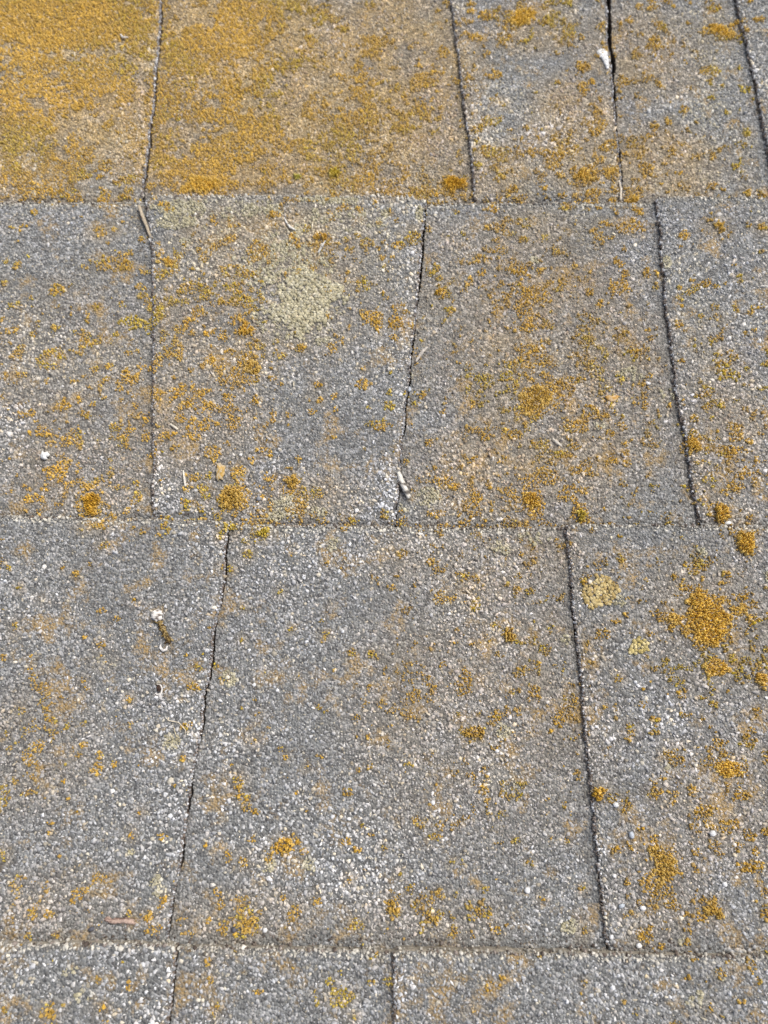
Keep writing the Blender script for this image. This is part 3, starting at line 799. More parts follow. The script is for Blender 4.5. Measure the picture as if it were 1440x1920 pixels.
film = np.clip(0.14 + 0.65 * np.clip((gs - 0.09) / 0.2, 0, 1), 0, 1) * np.clip(2.2 * (fbm(gu * 48 + 9, gs * 48, 66, 4) - 0.32), 0, 1)
film = (0.85 * film * g.uniform(0.4, 1, n))[:, None]
gc = gc * (1 - film) + np.array([0.37, 0.335, 0.215]) * (0.5 + 1.6 * alb[:, None]) * film
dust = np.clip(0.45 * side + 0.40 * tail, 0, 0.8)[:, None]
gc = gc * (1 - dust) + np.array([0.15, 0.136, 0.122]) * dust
cr = np.clip(fc + (fine - 0.5) * 0.9 + (mid - .5) * 0.4 - 0.2, 0, 1)[:, None] * 0.8
gc = gc * (1 - cr) + np.array([0.46, 0.43, 0.315]) * (0.6 + 1.2 * alb[:, None]) * cr
soil = np.array([(0.07, 0.055, 0.046), (0.11, 0.088, 0.074), (0.16, 0.132, 0.112), (0.22, 0.19, 0.17)])
gc[indirt] = soil[g.integers(0, 4, int(indirt.sum()))] * 0.85 * g.uniform(0.8, 1.2, int(indirt.sum()))[:, None]
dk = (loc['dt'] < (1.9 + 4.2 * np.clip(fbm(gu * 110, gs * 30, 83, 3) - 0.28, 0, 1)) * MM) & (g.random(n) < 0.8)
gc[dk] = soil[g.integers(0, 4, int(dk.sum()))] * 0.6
rimline = loc['df'] < (1.3 + 1.6 * mid) * MM
gc[rimline] = 0.25 * gc[rimline] + 0.75 * np.array([0.54, 0.52, 0.455]) * g.uniform(0.6, 1.2, int(rimline.sum()))[:, None]
gr = (0.32 + 0.62 * g.random(n) ** 2.2) * MM * (0.85 + 0.3 * big) * np.where(alb > 0.42, 1.08, 1.0)
gr = np.where(indirt | dk, gr * 0.8, gr)
gh = gr * g.uniform(0.30, 0.95, n) * (1 - 0.35 * np.maximum(side, tail))
gz = loc['w'] - 0.25 * np.maximum(gr - 0.5 * MM, 0) - gr * np.where(big + 0.5 * (mid - .5) < 0.43, 0.24, 0.06) * g.uniform(0.0, 1.6, n)
gz = np.where(indirt, gz - 0.25 * MM, gz) + np.where(rimline, 0.3 * MM, 0)
bald = fbm(gu * 22 + 5, gs * 22, 87, 4) + 0.35 * (fine - 0.5)
gap = in_groove(loc, gs)
gz = np.where(gap, -0.9 * MM + 0.8 * MM * g.random(n), gz)
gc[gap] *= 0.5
keep = ~(gap & (g.random(n) < 0.6)) & ~((bald > 0.60) & (g.random(n) < 0.45)) & ~(indirt & (g.random(n) < 0.18)) & ~((loc['dt'] < 0.9 * MM) & (g.random(n) < 0.35))
gu, gs, gz, gr, gh, gc = gu[keep], gs[keep], gz[keep], gr[keep], gh[keep], gc[keep]
loc = {k: v[keep] for k, v in loc.items()}
n = len(gu)
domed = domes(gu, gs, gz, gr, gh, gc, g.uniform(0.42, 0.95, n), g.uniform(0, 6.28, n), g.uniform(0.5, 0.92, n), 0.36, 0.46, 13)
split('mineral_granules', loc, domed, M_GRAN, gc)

# ---- lichen dust also dyes the face between the granules
for o in shingle.values():
    me = o.data
    co = np.empty(len(me.vertices) * 3, dtype=np.float32); me.vertices.foreach_get('co', co)
    co = co.reshape(-1, 3).astype(float); cu, cs = co[:, 0], co[:, 1]
    t = np.maximum(np.clip(1.3 * WARM(cu, cs) * (0.3 + 0.4 * (cs > 0.26) + fbm(cu * 60, cs * 60, 63, 4)), 0, 1), 0.7 * G_STAIN(cu, cs))
    t = np.clip(t * (0.34 + 0.46 * np.clip((cs - 0.262) / 0.012, 0, 1) * np.clip(1.15 - (cu + 0.16) / 0.36, 0.35, 1)), 0, 1)
    t = t * np.clip(0.2 + 1.6 * fbm(cu * 110, cs * 110, 69, 3), 0, 1.3)
    t = np.clip(t, 0, 1)[:, None]
    c4 = np.ones((len(co), 4), dtype=np.float32)
    c4[:, :3] = (1 - t) + np.array([1.85, 1.33, 0.66]) * t
    me.attributes.new('stain', 'FLOAT_COLOR', 'POINT').data.foreach_set('color', c4.ravel())

# ---- grit and mat fibres that cling to the cut sides of the tabs
for j in ROWS:
    for k in range(1, len(seams[j]) + 1):
        g = np.random.default_rng(900 + j * 40 + k)
        n = 620
        ss = (j - 1 + g.random(n)) * COURSE
        uu = seam_u(j, k, ss)
        rt = seams[j][k - 1][2] == 'R'                      # tab lies to the right of its edge
        off = (g.uniform(-0.35, 0.85, n) if rt else g.uniform(-0.5, 0.25, n)) * MM * g.uniform(0.4, 1, n)
        uu2 = uu + (-off if rt else off)
        tabu = uu + (1.2 * MM if rt else -1.2 * MM)
        m = (cover(uu2, ss) > 0.5) & (locate(uu, ss)['row'] == j)
        if m.sum() < 20: continue
        uu2, ss, off, tabu = uu2[m], ss[m], off[m], tabu[m]
        n = int(m.sum())
        wt = locate(tabu, ss)['w']
        z = wt - np.clip(off / (0.85 * MM), 0, 1) * TOOTH * g.uniform(0.3, 1.1, n) - 0.25 * MM
        colr = np.where((g.random(n) < (0.45 if rt else 0.55))[:, None], 0.22 * np.exp(g.normal(0.15, 0.5, n))[:, None] * np.array([0.97, 1.0, 1.05]),
                        soil[g.integers(0, 4, n)])
        colr = np.where((off > 0.35 * MM)[:, None], soil[g.integers(0, 4, n)] * 0.85, np.clip(colr, 0.03, 0.7))
        r = g.uniform(0.32, 0.62, n) * MM
        V, F, C = domes(uu2, ss, z, r, r * 0.8, colr, g.uniform(0.5, 1, n), g.uniform(0, 6.28, n), g.uniform(0.4, 0.75, n), 0.3, 0.5, 950 + k)
        cell_ = k if rt else k - 1
        tag(mesh_np('edge_grit', V, F, M_GRAN, shingle[(j, cell_)], colors=C), kind='stuff')

for j in (0, 1, 2):
    g = np.random.default_rng(980 + j)
    n = 1500
    uu = g.uniform(-0.2, 0.2, n); off = g.uniform(-0.5, 0.55, n) * MM
    ss = line_s(j, uu) + off
    lo = locate(uu, line_s(j, uu) - 1.0 * MM); lb = locate(uu, ss + 0.8 * MM)
    m = (cover(uu, ss) > 0.5) & (lo['row'] == j)
    uu, ss, off = uu[m], ss[m], off[m]; n = int(m.sum())
    wt, wb, cell_ = lo['w'][m], np.minimum(lb['w'][m], lo['w'][m]), lo['cell'][m]
    z = wt - np.clip(off / (0.5 * MM), 0, 1) * np.maximum(wt - wb, 0.8 * MM) * g.uniform(0.2, 1.0, n)
    pale = np.array([0.40, 0.385, 0.345]) * g.uniform(0.35, 1.15, n)[:, None]
    colr = np.where((g.random(n) < 0.35)[:, None], soil[g.integers(0, 4, n)], pale)
    r = np.clip(0.38 * np.exp(g.normal(0, 0.4, n)), 0.15, 0.95) * MM
    for c in np.unique(cell_):
        q = cell_ == c; nq = int(q.sum())
        V, F, C = domes(uu[q], ss[q], z[q], r[q], r[q] * 0.8, colr[q], g.uniform(0.5, 1, nq), g.uniform(0, 6.28, nq), g.uniform(0.4, 0.75, nq), 0.3, 0.5, 985 + c)
        tag(mesh_np('edge_grit', V, F, M_GRAN, shingle[(j, c)], colors=C), kind='stuff')

# ---- thin spreading lichen, lobe by lobe
lu, ls = jitter_grid(0.83 * MM, 0.48, 15)
own = G_OWN(lu, ls); fo = np.maximum(G_OR(lu, ls), G_HALO(lu, ls)); fc = G_CR(lu, ls); lt0 = locate(lu, ls)
fo = np.maximum(fo, 0.62 * np.exp(-lt0['dt'] / (4 * MM)) * (lt0['row'] >= 2)); wl = WARM(lu, ls)
nz = fbm(lu * 420, ls * 420, 51, 3); nl = fbm(lu * 150, ls * 150, 53, 3); np_ = fbm(lu * 55, ls * 55, 57, 4)
g = np.random.default_rng(16)
farfilm = np.clip(1.6 * wl - 0.7, 0, 1) * np.clip((ls - 0.255) / 0.02, 0, 1)
nz = 0.5 + (nz - 0.5) * (1 - 0.2 * farfilm)
keep_o = (fo + farfilm * (1.6 * (np_ - 0.5) - 0.17) + 0.30 * wl * (fo < 0.5) + 1.55 * (nz - 0.5) + 1.5 * (nl - 0.5) + 0.20 * wl * (ls > 0.26) * np.clip(3.2 * (np_ - 0.40), -0.6, 1.3) + g.normal(0, 0.07, lu.size) > 0.55) & (fo + 0.6 * wl > 0.10) & (own < 0.75)
keep_c = (~keep_o) & (fc + 1.2 * (nz - 0.5) + 0.5 * (nl - 0.5) > 0.60) & (fc > 0.08) & (own < 0.6)
m = keep_o | keep_c
lu, ls, fo, nz, nl, ko, wl, ff = lu[m], ls[m], fo[m], nz[m], nl[m], keep_o[m], wl[m], farfilm[m]
loc = locate(lu, ls)
ok = (loc['row'] > -50) & ((np.minimum(loc['dl'], loc['dr']) > 0.3 * MM)) & ~in_groove(loc, ls)
lu, ls, fo, nz, nl, ko, wl, ff = [q[ok] for q in (lu, ls, fo, nz, nl, ko, wl, ff)]
loc = {k: v[ok] for k, v in loc.items()}
n = len(lu)
lc = tone_lichen(n, 'ochre', g)
hue = fbm(lu * 45, ls * 45, 61, 3) + g.normal(0, 0.10, n)
near = ls < 0.17
lc[(hue > 0.52)] = tone_lichen(int((hue > 0.52).sum()), 'bright', g)
mm = (hue < 0.36); lc[mm] = tone_lichen(int(mm.sum()), 'olive', g)
dusty = np.clip(g.normal(0.10, 0.2, n) + 0.45 * np.clip(1.0 - fo / 0.8, 0, 1) + 0.35 * wl * (ls > 0.25), 0, 0.75)[:, None]
lc = lc * (1 - dusty) + np.array([0.33, 0.24, 0.12]) * dusty
gold = np.array([0.53, 0.335, 0.065]) * (0.72 + 0.75 * (hue[:, None] - 0.2)) * g.uniform(0.9, 1.1, n)[:, None]
lc = (lc * (1 - 0.5 * ff[:, None]) + gold * 0.5 * ff[:, None]) * (1 - 0.04 * ff[:, None])
lc *= np.where(ls < 0.14, 0.88, 1.0)[:, None]
lc[~ko] = tone_lichen(int((~ko).sum()), 'cream', g) * 0.95
lr = np.clip(0.36 * np.exp(g.normal(0, 0.32, n)), 0.2, 0.8) * MM
lr *= 1 + 0.35 * ff
lr[~ko] *= 1.35
lh = np.where(ko, lr * g.uniform(0.5, 1.3, n) * np.where(fo > 0.9, 1.25, 0.9) * (1 - 0.45 * ff), lr * 0.45)
lz = loc['w'] + np.where(ko, 0.25 + 0.55 * np.clip(nz - 0.3, 0, 1), 0.25) * MM
domed = domes(lu, ls, lz, lr, lh, lc, g.uniform(0.65, 1.0, n), g.uniform(0, 6.28, n), np.where(ko, 0.62, 0.82), 0.25, 0.35, 17)
split('lichen_crust', loc, domed, M_LICH, lc)


def place(o, u, s, w, rz=0.0):
    o.matrix_world = ROOF @ Matrix.Translation((u, s, w)) @ Matrix.Rotation(rz, 4, 'Z')
    return o


def height(u, s):
    return float(locate(np.array([u]), np.array([s]))['w'][0])


# ---- lichen cushions and crusts that stand out one by one
for i, (x, y, rx, ry, tone, hmm, label) in enumerate(TUFTS):
    g = np.random.default_rng(100 + i)
    cu, cs = at(x, y); cu, cs = float(cu), float(cs)
    k = 1 / float(pxm(y)); RX, RY = rx * k, ry * k
    pitch = 0.62 * MM
    a, b = np.meshgrid(np.arange(-1.35 * RX, 1.35 * RX, pitch), np.arange(-1.35 * RY, 1.35 * RY, pitch * 0.87))
    a = a.ravel() + g.uniform(-.45, .45, a.size) * pitch; b = b.ravel() + g.uniform(-.45, .45, b.size) * pitch
    d = (a / RX) ** 2 + (b / RY) ** 2
    fr = 1.0 / max(RX, RY)
    fr = max(fr * 0.9, 160)
    f = 1.0 - d + 3.0 * (fbm((cu + a) * fr, (cs + b) * fr, 91 + i, 4) - 0.5) + 0.9 * (fbm((cu + a) * 620, (cs + b) * 620, 71 + i, 2) - 0.5)
    m = (f > 0.25) & (d < 1.7)
    a, b, f = a[m], b[m], f[m]
    n = len(a)
    lo = locate(cu + a, cs + b)
    w0 = height(cu, cs)
    r = np.clip(0.37 * np.exp(g.normal(0, 0.33, n)), 0.2, 0.85) * MM
    dome = hmm * MM * np.clip(f, 0, 1) ** 0.6 * (0.62 if rx > 25 else 1.0)
    lump = 1 + 1.1 * (fbm((cu + a) * 620, (cs + b) * 700, 191 + i, 2) - 0.5)
    z = lo['w'] - w0 + dome * 0.75 * lump + 0.1 * MM
    pale = np.clip(0.8 - f, 0, 0.5)[:, None]
    col = tone_lichen(n, tone, g) * (1 - pale) + np.array([0.60, 0.44, 0.16]) * pale
    V, F, C = domes(a, b, z, r, r * g.uniform(0.7, 1.5, n), col, g.uniform(0.6, 1, n), g.uniform(0, 6.28, n),
                    np.full(n, 0.6), 0.28, 0.45, 300 + i)
    # closed underside so the cushion stays solid from the side
    q, F4 = None, F
    V[:, 2] = np.where((np.arange(len(V)) % 12) < 6, np.minimum(V[:, 2], V[:, 2] - 0.5 * dome.repeat(12)), V[:, 2])
    o = mesh_np('lichen_cushion', V, F4, M_LICH, None, colors=C)
    place(o, cu, cs, w0)
    tag(o, label, 'lichen', 'lichen cushions growing on the shingles')

for i, (x, y, rx, ry, tone, label) in enumerate(CRUSTS):
    g = np.random.default_rng(500 + i)
    cu, cs = at(x, y); cu, cs = float(cu), float(cs)
    k = 1 / float(pxm(y)); RX, RY = rx * k, ry * k
    pitch = 1.25 * MM
    a, b = np.meshgrid(np.arange(-1.5 * RX, 1.5 * RX, pitch), np.arange(-1.5 * RY, 1.5 * RY, pitch * 0.87))
    a = a + (np.arange(a.shape[0]) % 2)[:, None] * pitch / 2
    a = a.ravel() + g.uniform(-.3, .3, a.size) * pitch; b = b.ravel() + g.uniform(-.3, .3, b.size) * pitch
    d = (a / RX) ** 2 + (b / RY) ** 2
    f = 1.05 - d + 3.2 * (fbm((cu + a) * 150, (cs + b) * 150, 591 + i, 4) - 0.5)
    m = (f > 0.15) & (d < 2.0)
    a, b, f = a[m], b[m], f[m]; n = len(a)
    lo = locate(cu + a, cs + b); w0 = height(cu, cs)
    r = g.uniform(0.70, 0.98, n) * MM
    V, F, C = domes(a, b, lo['w'] - w0 + 0.42 * MM, r, r * 0.24 * g.uniform(0.6, 1.4, n), tone_lichen(n, tone, g),
                    g.uniform(0.8, 1, n), g.uniform(0, 6.28, n), np.full(n, 0.92), 0.26, 0.10, 600 + i)
    o = mesh_np('crust_lichen', V, F, M_LICH, None, colors=C)
    place(o, cu, cs, w0)
    tag(o, label, 'lichen', 'crust lichens on the shingles')


# ------------------------------------------------------------------ small debris
def tube(pts, radii, seg=9, rough=0.12, seed=0, flat=1.0, close=True):
    """bent, uneven stick; returns V, F quads, F caps"""
    g = np.random.default_rng(seed)
    P = np.array(pts, float)
    t = np.linspace(0, len(P) - 1, max(8, 5 * (len(P) - 1) + 1))
    Q = np.stack([np.interp(t, np.arange(len(P)), P[:, q]) for q in range(3)], 1)
    R = np.interp(t, np.arange(len(P)), radii)
    T = np.gradient(Q, axis=0); T /= np.linalg.norm(T, axis=1)[:, None] + 1e-12
    N = np.cross(T, [0, 0, 1.0]); N /= np.linalg.norm(N, axis=1)[:, None] + 1e-12
    B = np.cross(N, T)
    an = np.arange(seg) * 2 * math.pi / seg
    rr = R[:, None] * (1 + g.uniform(-rough, rough, (len(t), seg)) + g.uniform(-rough, rough, (1, seg)))
    V = Q[:, None] + N[:, None] * (rr * np.cos(an))[..., None] + B[:, None] * (rr * flat * np.sin(an))[..., None]
    m = len(t)
    i = np.arange(m * seg).reshape(m, seg)
    F = np.stack([i[:-1], np.roll(i[:-1], -1, 1), np.roll(i[1:], -1, 1), i[1:]], -1).reshape(-1, 4)
    V = V.reshape(-1, 3)
    V = np.vstack([V, Q[0], Q[-1]])
    c0, c1 = m * seg, m * seg + 1
    k = np.arange(seg)
    caps = np.concatenate([np.stack([k, np.full(seg, c0), (k + 1) % seg], -1),
                           np.stack([i[-1][(k + 1) % seg], np.full(seg, c1), i[-1][k]], -1)])
    return V, F, caps


def pxpath(pts, lift):
    """pixel path -> local points about its middle; lift in mm above the shingle"""
    p = np.array(pts, float)
    u, s = at(p[:, 0], p[:, 1])
    cu, cs = float(u.mean()), float(s.mean())
    w = locate(u, s)['w']
    w0 = height(cu, cs)
    return np.stack([u - cu, s - cs, w - w0 + np.asarray(lift) * MM], 1), cu, cs, w0


def speckle(V, base, spots, scale, thr, seed, amp=0.15):
    sx, sy = scale if isinstance(scale, tuple) else (scale, scale)
    f = fbm(V[:, 0] * sx + V[:, 2] * sy, V[:, 1] * sy, seed, 2)
    C = np.tile(np.array(base, float), (len(V), 1)) * (1 + amp * (fbm(V[:, 0] * 900, V[:, 1] * 900, seed + 3, 2)[:, None] - 0.5) * 2)
    C[f < thr] = spots
    return C


def stick(name, label, cat, pts, rad_px, lift, base, spots=(0.1, 0.08, 0.06), thr=0.3, scale=700, flat=1.0, group=None,
          parent=None, seed=1, rough=0.14, seg=9):
    P, cu, cs, w0 = pxpath(pts, lift)
    k = 1 / float(pxm(np.mean([q[1] for q in pts])))
    V, F, caps = tube(P, np.asarray(rad_px) * k, seg, rough, seed, flat)
    base = tuple(0.82 * q for q in base)
    o = mesh_np(name, V, [F, caps], M_DEBRIS, None, colors=speckle(V, base, spots, scale, thr, seed), smooth=False)
    place(o, cu, cs, w0)
    if label: tag(o, label, cat, group)
    return o


# reddish twig by the nearest course edge: a body with a side shoot
tw = stick('twig', 'short reddish brown dead twig lying across the near left shingle', 'twig',
           [(198, 1723), (203, 1722), (210, 1725), (216, 1726), (223, 1724), (230, 1725), (238, 1724), (245, 1726), (250, 1727), (254, 1731)],
           [2.6, 5.2, 4.4, 5.9, 5.3, 4.6, 5.9, 5.2, 5.6, 2.2], [1.0, 1.1, 1.4, 1.4, 1.5, 1.4, 1.6, 1.5, 1.4, 1.2],
           (0.42, 0.315, 0.265), (0.17, 0.11, 0.09), 0.46, (260, 2600), seed=21, rough=0.22, seg=12, flat=0.8)
for nm, pts, rad, lift in (('side_shoot', [(243, 1727), (241, 1734), (238, 1740)], [1.8, 1.5, 1.1], [1.2, 0.9, 0.5]),
                           ('bark_fray', [(251, 1726), (257, 1729), (252, 1735)], [1.6, 1.2, 0.8], [1.5, 1.3, 0.8]),
                           ('bark_fray', [(250, 1724), (260, 1722), (272, 1722)], [0.9, 0.6, 0.4], [1.7, 1.6, 1.0])):
    c = stick(nm, None, None, pts, rad, lift, (0.40, 0.31, 0.25), seed=22)
    mw = c.matrix_world.copy(); c.parent = tw; c.matrix_parent_inverse = tw.matrix_world.inverted(); c.matrix_world = mw

stick('twig', 'white twig stub speckled black lying in the middle crack above the course edge', 'twig',
      [(747, 887), (752, 900), (759, 915), (768, 934)], [3.5, 5.4, 5.6, 4.4], [1.3, 1.7, 1.8, 1.6],
      (0.70, 0.68, 0.62), (0.10, 0.09, 0.08), 0.37, 1100, seed=23, rough=0.16)
stick('twig', 'thin dry grey stick lying beside the tab corner under the far course edge', 'twig',
      [(264, 393), (270, 410), (278, 430), (286, 452)], [3.2, 3.6, 3.2, 2.4], [1.6, 1.7, 1.6, 1.3],
      (0.42, 0.36, 0.27), (0.25, 0.15, 0.08), 0.33, 700, seed=24)
stick('straw_piece', 'frayed pale grey straw piece right of the middle crack', 'straw',
      [(779, 680), (786, 670), (793, 660), (801, 652)], [1.6, 3.2, 3.4, 1.8], [0.9, 1.1, 1.2, 1.0],
      (0.47, 0.44, 0.40), (0.30, 0.22, 0.14), 0.34, 800, 0.6, seed=25)
stick('straw_piece', 'pale upright sliver of straw left of the cream bark chip', 'straw',
      [(345, 884), (347, 898), (349, 914)], [1.6, 2.4, 2.0], [1.0, 1.2, 1.0], (0.66, 0.63, 0.55), thr=0.2, seed=26, flat=0.6)
stick('straw_piece', 'short cream splinter slanting above the long ochre mat', 'straw',
      [(322, 799), (329, 804), (336, 809)], [1.4, 2.2, 1.6], [1.0, 1.2, 1.0], (0.66, 0.62, 0.52), thr=0.2, seed=27, flat=0.6)
stick('straw_piece', 'curved white sliver under the far course edge', 'straw',
      [(535, 419), (540, 430), (546, 438), (556, 443)], [1.0, 1.8, 2.4, 1.4], [0.8, 1.0, 1.2, 1.0], (0.72, 0.71, 0.67), thr=0.15, seed=28)
stick('straw_piece', 'greyish splinter right of the small brown-orange lichen ball', 'straw',
      [(598, 484), (604, 473), (611, 462)], [1.8, 2.2, 1.2], [0.8, 1.0, 0.9], (0.52, 0.52, 0.50), thr=0.15, seed=29, flat=0.6)
stick('straw_piece', 'straight pale straw end in the seam below the black gap', 'straw',
      [(1160, 340), (1163, 358), (1163, 377)], [1.4, 1.7, 2.0], [0.6, 1.1, 1.4], (0.62, 0.56, 0.46), thr=0.2, seed=30)
stick('straw_piece', 'small white forked splinter on the far left orange tab', 'straw',
      [(230, 74), (234, 80), (244, 80)], [1.6, 2.0, 1.2], [1.0, 1.2, 1.2], (0.70, 0.66, 0.60), thr=0.2, seed=31)
stick('straw_piece', 'slanted grey splinter in the middle course right of the ochre mat', 'straw',
      [(1036, 822), (1044, 830), (1053, 836)], [1.4, 2.8, 1.6], [0.9, 1.1, 0.9], (0.55, 0.52, 0.46), thr=0.25, seed=32, flat=0.6)
stick('root_thread', 'longer kinked pale root thread beside the near left crack', 'root',
      [(313, 1345), (320, 1351), (330, 1353), (339, 1355), (346, 1363), (351, 1369), (350, 1376)],
      [0.5, 0.9, 0.9, 0.9, 0.9, 0.8, 0.5], [0.7, 1.1, 1.2, 1.2, 1.2, 1.1, 0.8], (0.62, 0.56, 0.44), thr=0.1, seed=33, seg=6)
stick('root_thread', 'shorter straight pale root thread below the kinked one', 'root',
      [(329, 1363), (331, 1371), (335, 1381), (341, 1384)], [0.5, 0.8, 0.8, 0.5], [0.8, 1.1, 1.1, 0.8],
      (0.62, 0.55, 0.38), thr=0.1, seed=34, seg=6)

# bird dropping: white cap with dark specks, crumbly brown body
P, cu, cs, w0 = pxpath([(297, 1148), (300, 1157), (303, 1166)], [1.3, 1.6, 1.2])
k = 1 / float(pxm(1160))
dr = bpy.data.objects.new('bird_dropping', None)
link(dr); place(dr, cu, cs, w0); dr.empty_display_size = 0.005
tag(dr, 'bird dropping with speckled white cap and crumbly brown tail on the left shingle', 'dropping')
V, F, caps = tube(P, np.array([8.0, 10.5, 6.0]) * k, 12, 0.16, 41, 0.6)
mesh_np('white_cap', V, [F, caps], M_DEBRIS, dr, colors=speckle(V, (0.66, 0.64, 0.60), (0.10, 0.08, 0.07), 1500, 0.40, 41))
g = np.random.default_rng(42)
tpt = np.linspace(0, 1, 150)
tx, ty = at(300 + 21 * tpt + 4 * tpt * (1 - tpt) + g.normal(0, 2.8, 150), 1163 + 42 * tpt + g.normal(0, 2.2, 150))
bl = np.array([(0.14, 0.095, 0.03), (0.22, 0.155, 0.055), (0.07, 0.045, 0.02), (0.30, 0.23, 0.11)])[g.integers(0, 4, 150)]
rr = g.uniform(0.35, 0.65, 150) * MM
lo = locate(tx, ty)
V, F, C = domes(tx - cu, ty - cs, lo['w'] - w0 + g.uniform(0.3, 1.3, 150) * MM, rr, rr * 1.1, bl, g.uniform(.6, 1, 150),
                g.uniform(0, 6, 150), np.full(150, 0.6), 0.3, 0.5, 43)
mesh_np('brown_tail', V, F, M_DEBRIS, dr, colors=C)

stick('shell_fragment', 'white curved shell fragment just below the bird dropping', 'shell',
      [(305, 1210), (305, 1216), (310, 1221), (316, 1219), (318, 1212)], [1.2, 2.2, 2.6, 2.2, 1.2], [0.8, 0.9, 1.0, 0.9, 0.8],
      (0.66, 0.65, 0.63), thr=0.05, seed=44)
sh = stick('seed_husk', 'dark seed in a pale broken ring beside the near left crack', 'seed',
           [(300, 1285), (302, 1291), (301, 1297)], [2.6, 4.2, 3.0], [0.8, 0.9, 0.8], (0.055, 0.035, 0.028), (0.16, 0.08, 0.05), 0.3, seed=45)
c = stick('husk_rim', None, None, [(297, 1283), (305, 1286), (307, 1293), (305, 1301), (298, 1303), (294, 1300)],
          [1.0, 1.8, 1.9, 1.8, 1.6, 1.0], [0.5] * 6, (0.62, 0.60, 0.57), thr=0.1, seed=46)
mw = c.matrix_world.copy(); c.parent = sh; c.matrix_parent_inverse = sh.matrix_world.inverted(); c.matrix_world = mw


def chip(name, label, cat, x, y, outline, thick, fold, base, spots=(0.3, 0.2, 0.08), thr=0.2, seed=0, lift=0.9):
    """flat flake from an outline in pixels, given thickness and a fold"""
    g = np.random.default_rng(seed)
    cu, cs = at(x, y); cu, cs = float(cu), float(cs); k = 1 / float(pxm(y))
    O = np.array(outline, float) * k
    O[:, 1] *= -1
    rings = []
    for q in (1.0, 0.6, 0.25):
        z = fold * MM * (1 - q) + g.uniform(-0.1, 0.1, len(O)) * MM
        rings.append(np.column_stack([O * q, z]))
    top = np.vstack(rings + [[0, 0, fold * MM]])
    m = len(O); V = np.vstack([top + [0, 0, thick * MM], rings[0] - [0, 0, 0.2 * MM]])
    i = np.arange(m); i1 = (i + 1) % m
    q = np.concatenate([np.stack([r * m + i, r * m + i1, (r + 1) * m + i1, (r + 1) * m + i], -1) for r in (0, 1)]
                       + [np.stack([3 * m + 1 + i, 3 * m + 1 + i1, i1, i], -1)])
    t = np.stack([2 * m + i, 2 * m + i1, np.full(m, 3 * m)], -1)
    w0 = height(cu, cs)
    o = mesh_np(name, V, [q, t], M_DEBRIS, None, colors=speckle(V, base, spots, 900, thr, seed))
    place(o, cu, cs, w0 + lift * MM)
    return tag(o, label, cat)


chip('bark_chip', 'cream bark chip stained ochre in the middle course left part', 'chip', 414, 887,
     [(-7, -17), (0, -18), (2, -14), (10, -12), (8, -3), (9, 3), (5, 9), (7, 16), (0, 13), (-3, 18), (-7, 11), (-6, 2), (-9, -2), (-6, -9)], 0.5, 0.35, (0.40, 0.34, 0.24), (0.36, 0.23, 0.06), 0.50, 51)
chip('white_flake', 'crumpled bright white flake near the left border in the middle course', 'flake', 82, 852,
     [(-7, 2), (-4, -8), (0, -4), (5, -6), (9, -2), (8, 2), (3, 3), (6, 7), (1, 9), (-5, 7)], 0.8, 1.2, (0.70, 0.72, 0.72), thr=0.0, seed=52)
chip('orange_flake', 'curled orange flake right of the flat ochre mat', 'flake', 1148, 748,
     [(-14, -5), (-6, -7), (0, -5), (8, -7), (13, -5), (8, 1), (4, 6), (0, 5), (-3, 8), (-6, 4), (-9, 3)], 0.4, 0.35, (0.38, 0.22, 0.06), (0.45, 0.34, 0.2), 0.42, 53)

# white mineral crust beside the black gap
g = np.random.default_rng(60)
ou = np.array([(1119, 98), (1127, 96), (1136, 97), (1138, 110), (1141, 130), (1138, 129), (1132, 117), (1124, 108)], float)
t = g.random((700, 2)) * [26, 40] + [1113, 93]


def inside(p, poly_):
    r = np.zeros(len(p), bool); j = len(poly_) - 1
    for i in range(len(poly_)):
        a, b = poly_[i], poly_[j]
        c = ((a[1] > p[:, 1]) != (b[1] > p[:, 1])) & (p[:, 0] < (b[0] - a[0]) * (p[:, 1] - a[1]) / (b[1] - a[1] + 1e-9) + a[0])
        r ^= c; j = i
    return r


t = t[inside(t, ou)]
u, s = at(t[:, 0], t[:, 1], 4 * MM); cu, cs = float(u.mean()), float(s.mean()); w0 = height(cu, cs)
lo = locate(u, s); n = len(u); r = g.uniform(0.5, 0.8, n) * MM
V, F, C = domes(u - cu, s - cs, np.where(lo['up'], lo['w'], w0) - w0 + 0.5 * MM, r, r * 0.4, tone_lichen(n, 'white', g), g.uniform(.7, 1, n),
                g.uniform(0, 6, n), np.full(n, 0.75), 0.25, 0.2, 61)
o = mesh_np('white_crust', V, F, M_DEBRIS, None, colors=C)
place(o, cu, cs, w0)
tag(o, 'chalk white crust on the tab edge beside the black gap', 'crust')

# loose pebbles that lie on top of the granules
ico_t = (1 + 5 ** 0.5) / 2
ICO = np.array([(-1, ico_t, 0), (1, ico_t, 0), (-1, -ico_t, 0), (1, -ico_t, 0), (0, -1, ico_t), (0, 1, ico_t), (0, -1, -ico_t), (0, 1, -ico_t),
                (ico_t, 0, -1), (ico_t, 0, 1), (-ico_t, 0, -1), (-ico_t, 0, 1)]) / math.hypot(1, ico_t)
ICF = np.array([(0, 11, 5), (0, 5, 1), (0, 1, 7), (0, 7, 10), (0, 10, 11), (1, 5, 9), (5, 11, 4), (11, 10, 2), (10, 7, 6), (7, 1, 8),
                (3, 9, 4), (3, 4, 2), (3, 2, 6), (3, 6, 8), (3, 8, 9), (4, 9, 5), (2, 4, 11), (6, 2, 10), (8, 6, 7), (9, 8, 1)])
W, B, D = (0.58, 0.59, 0.60), (0.36, 0.40, 0.45), (0.075, 0.078, 0.095)
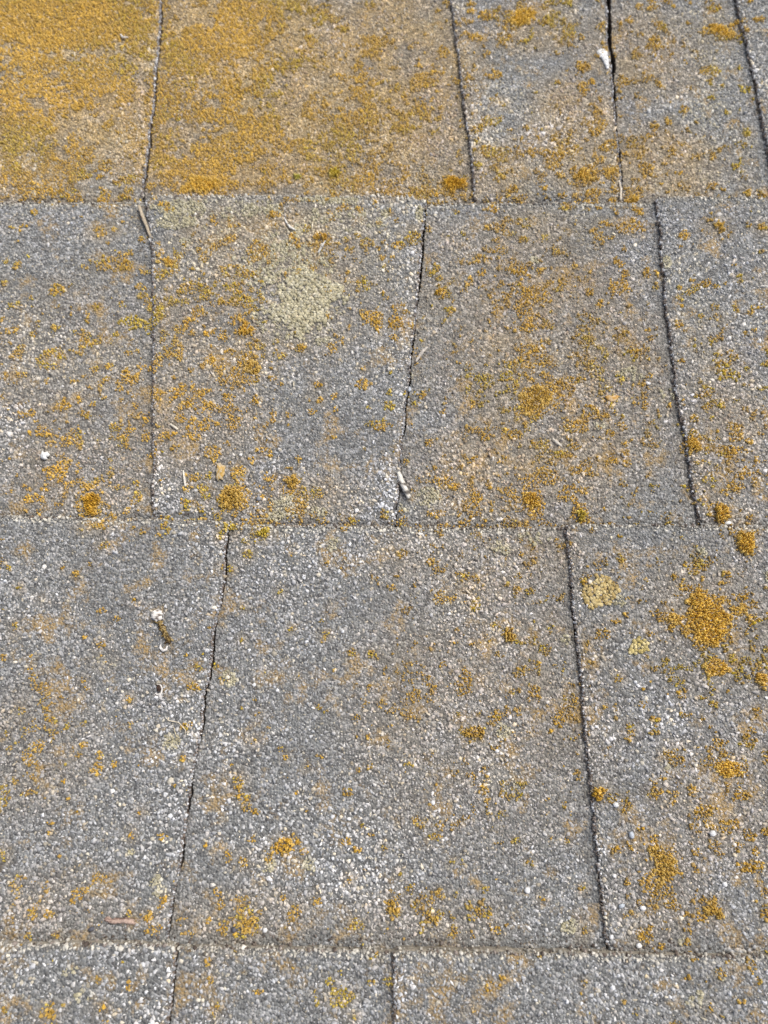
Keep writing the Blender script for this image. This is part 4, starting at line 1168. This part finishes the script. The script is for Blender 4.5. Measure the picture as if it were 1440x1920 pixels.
PEB = [(495, 1747, 6, 6, W, 'white pebble on dirt between two lichen patches above the nearest course edge'),
       (990, 1671, 7, 7, W, 'pale angular pebble alone near the lower middle of the wide shingle'),
       (812, 1505, 6, 6, W, 'bright white pebble at the centre of the wide shingle'),
       (1146, 1757, 6, 6, W, 'white pebble at the near foot of the brown groove'),
       (1197, 1773, 7, 6, W, 'white pebble on the nearest course edge at the right'),
       (1152, 1508, 7, 7, W, 'white pebble right of the golden cushion on the tab edge'),
       (1332, 1561, 8, 8, W, 'largest white pebble on the near right tab'),
       (287, 566, 5, 5, W, 'white pebble wedged at the top of the black crack in the middle course'),
       (172, 1742, 8, 5, D, 'dark blue-grey pebble left below the reddish twig'),
       (437, 1747, 7, 7, D, 'dark grey pebble squeezed between two ochre lichen patches'),
       (486, 935, 8, 7, (0.20, 0.215, 0.24), 'dark grey pebble near the course edge right of the ochre clump'),
       (767, 729, 6, 7, B, 'bluish pebble stuck in the middle crack'),
       (1215, 718, 6, 5, W, 'white pebble on the olive stain left of the right groove'),
       (887, 1673, 7, 6, (0.30, 0.30, 0.30), 'grey pebble left of the pale angular pebble'),
       (1364, 981, 8, 5, W, 'white chip under the thick golden cushion at the right course edge'),
       (1128, 985, 6, 5, W, 'small white pebble on the course edge under the yellow-green cushion'),
       (1182, 1565, 7, 8, B, 'bluish white pebble high on the near right tab'),
       (1356, 1657, 7, 6, W, 'white pebble near the right border above an ochre patch'),
       (1204, 1702, 7, 6, W, 'white pebble right of the brown groove near its foot'),
       (1165, 1698, 8, 5, B, 'slanted bluish pebble on the rim of the brown groove'),
       (932, 1408, 6, 5, W, 'white pebble below the lone ochre clump on the wide shingle'),
       (1312, 1180, 5, 5, W, 'tiny white pebble right of the largest golden patch')]
for i, (x, y, rx, ry, c, label) in enumerate(PEB):
    g = np.random.default_rng(700 + i)
    cu, cs = at(x, y); cu, cs = float(cu), float(cs); k = 1 / float(pxm(y))
    V = ICO * (1 + g.uniform(-0.22, 0.22, (12, 1))) * np.array([rx, ry, min(rx, ry) * 0.62]) * k * 0.86
    o = mesh_np('pebble', V, ICF, M_GRAN, None, colors=np.tile(np.array(c), (12, 1)))
    place(o, cu, cs, height(cu, cs) + (0.30 * min(rx, ry) * k + 0.2 * MM), g.uniform(-0.4, 0.4))
    tag(o, label, 'pebble', 'loose pebbles on the shingles')
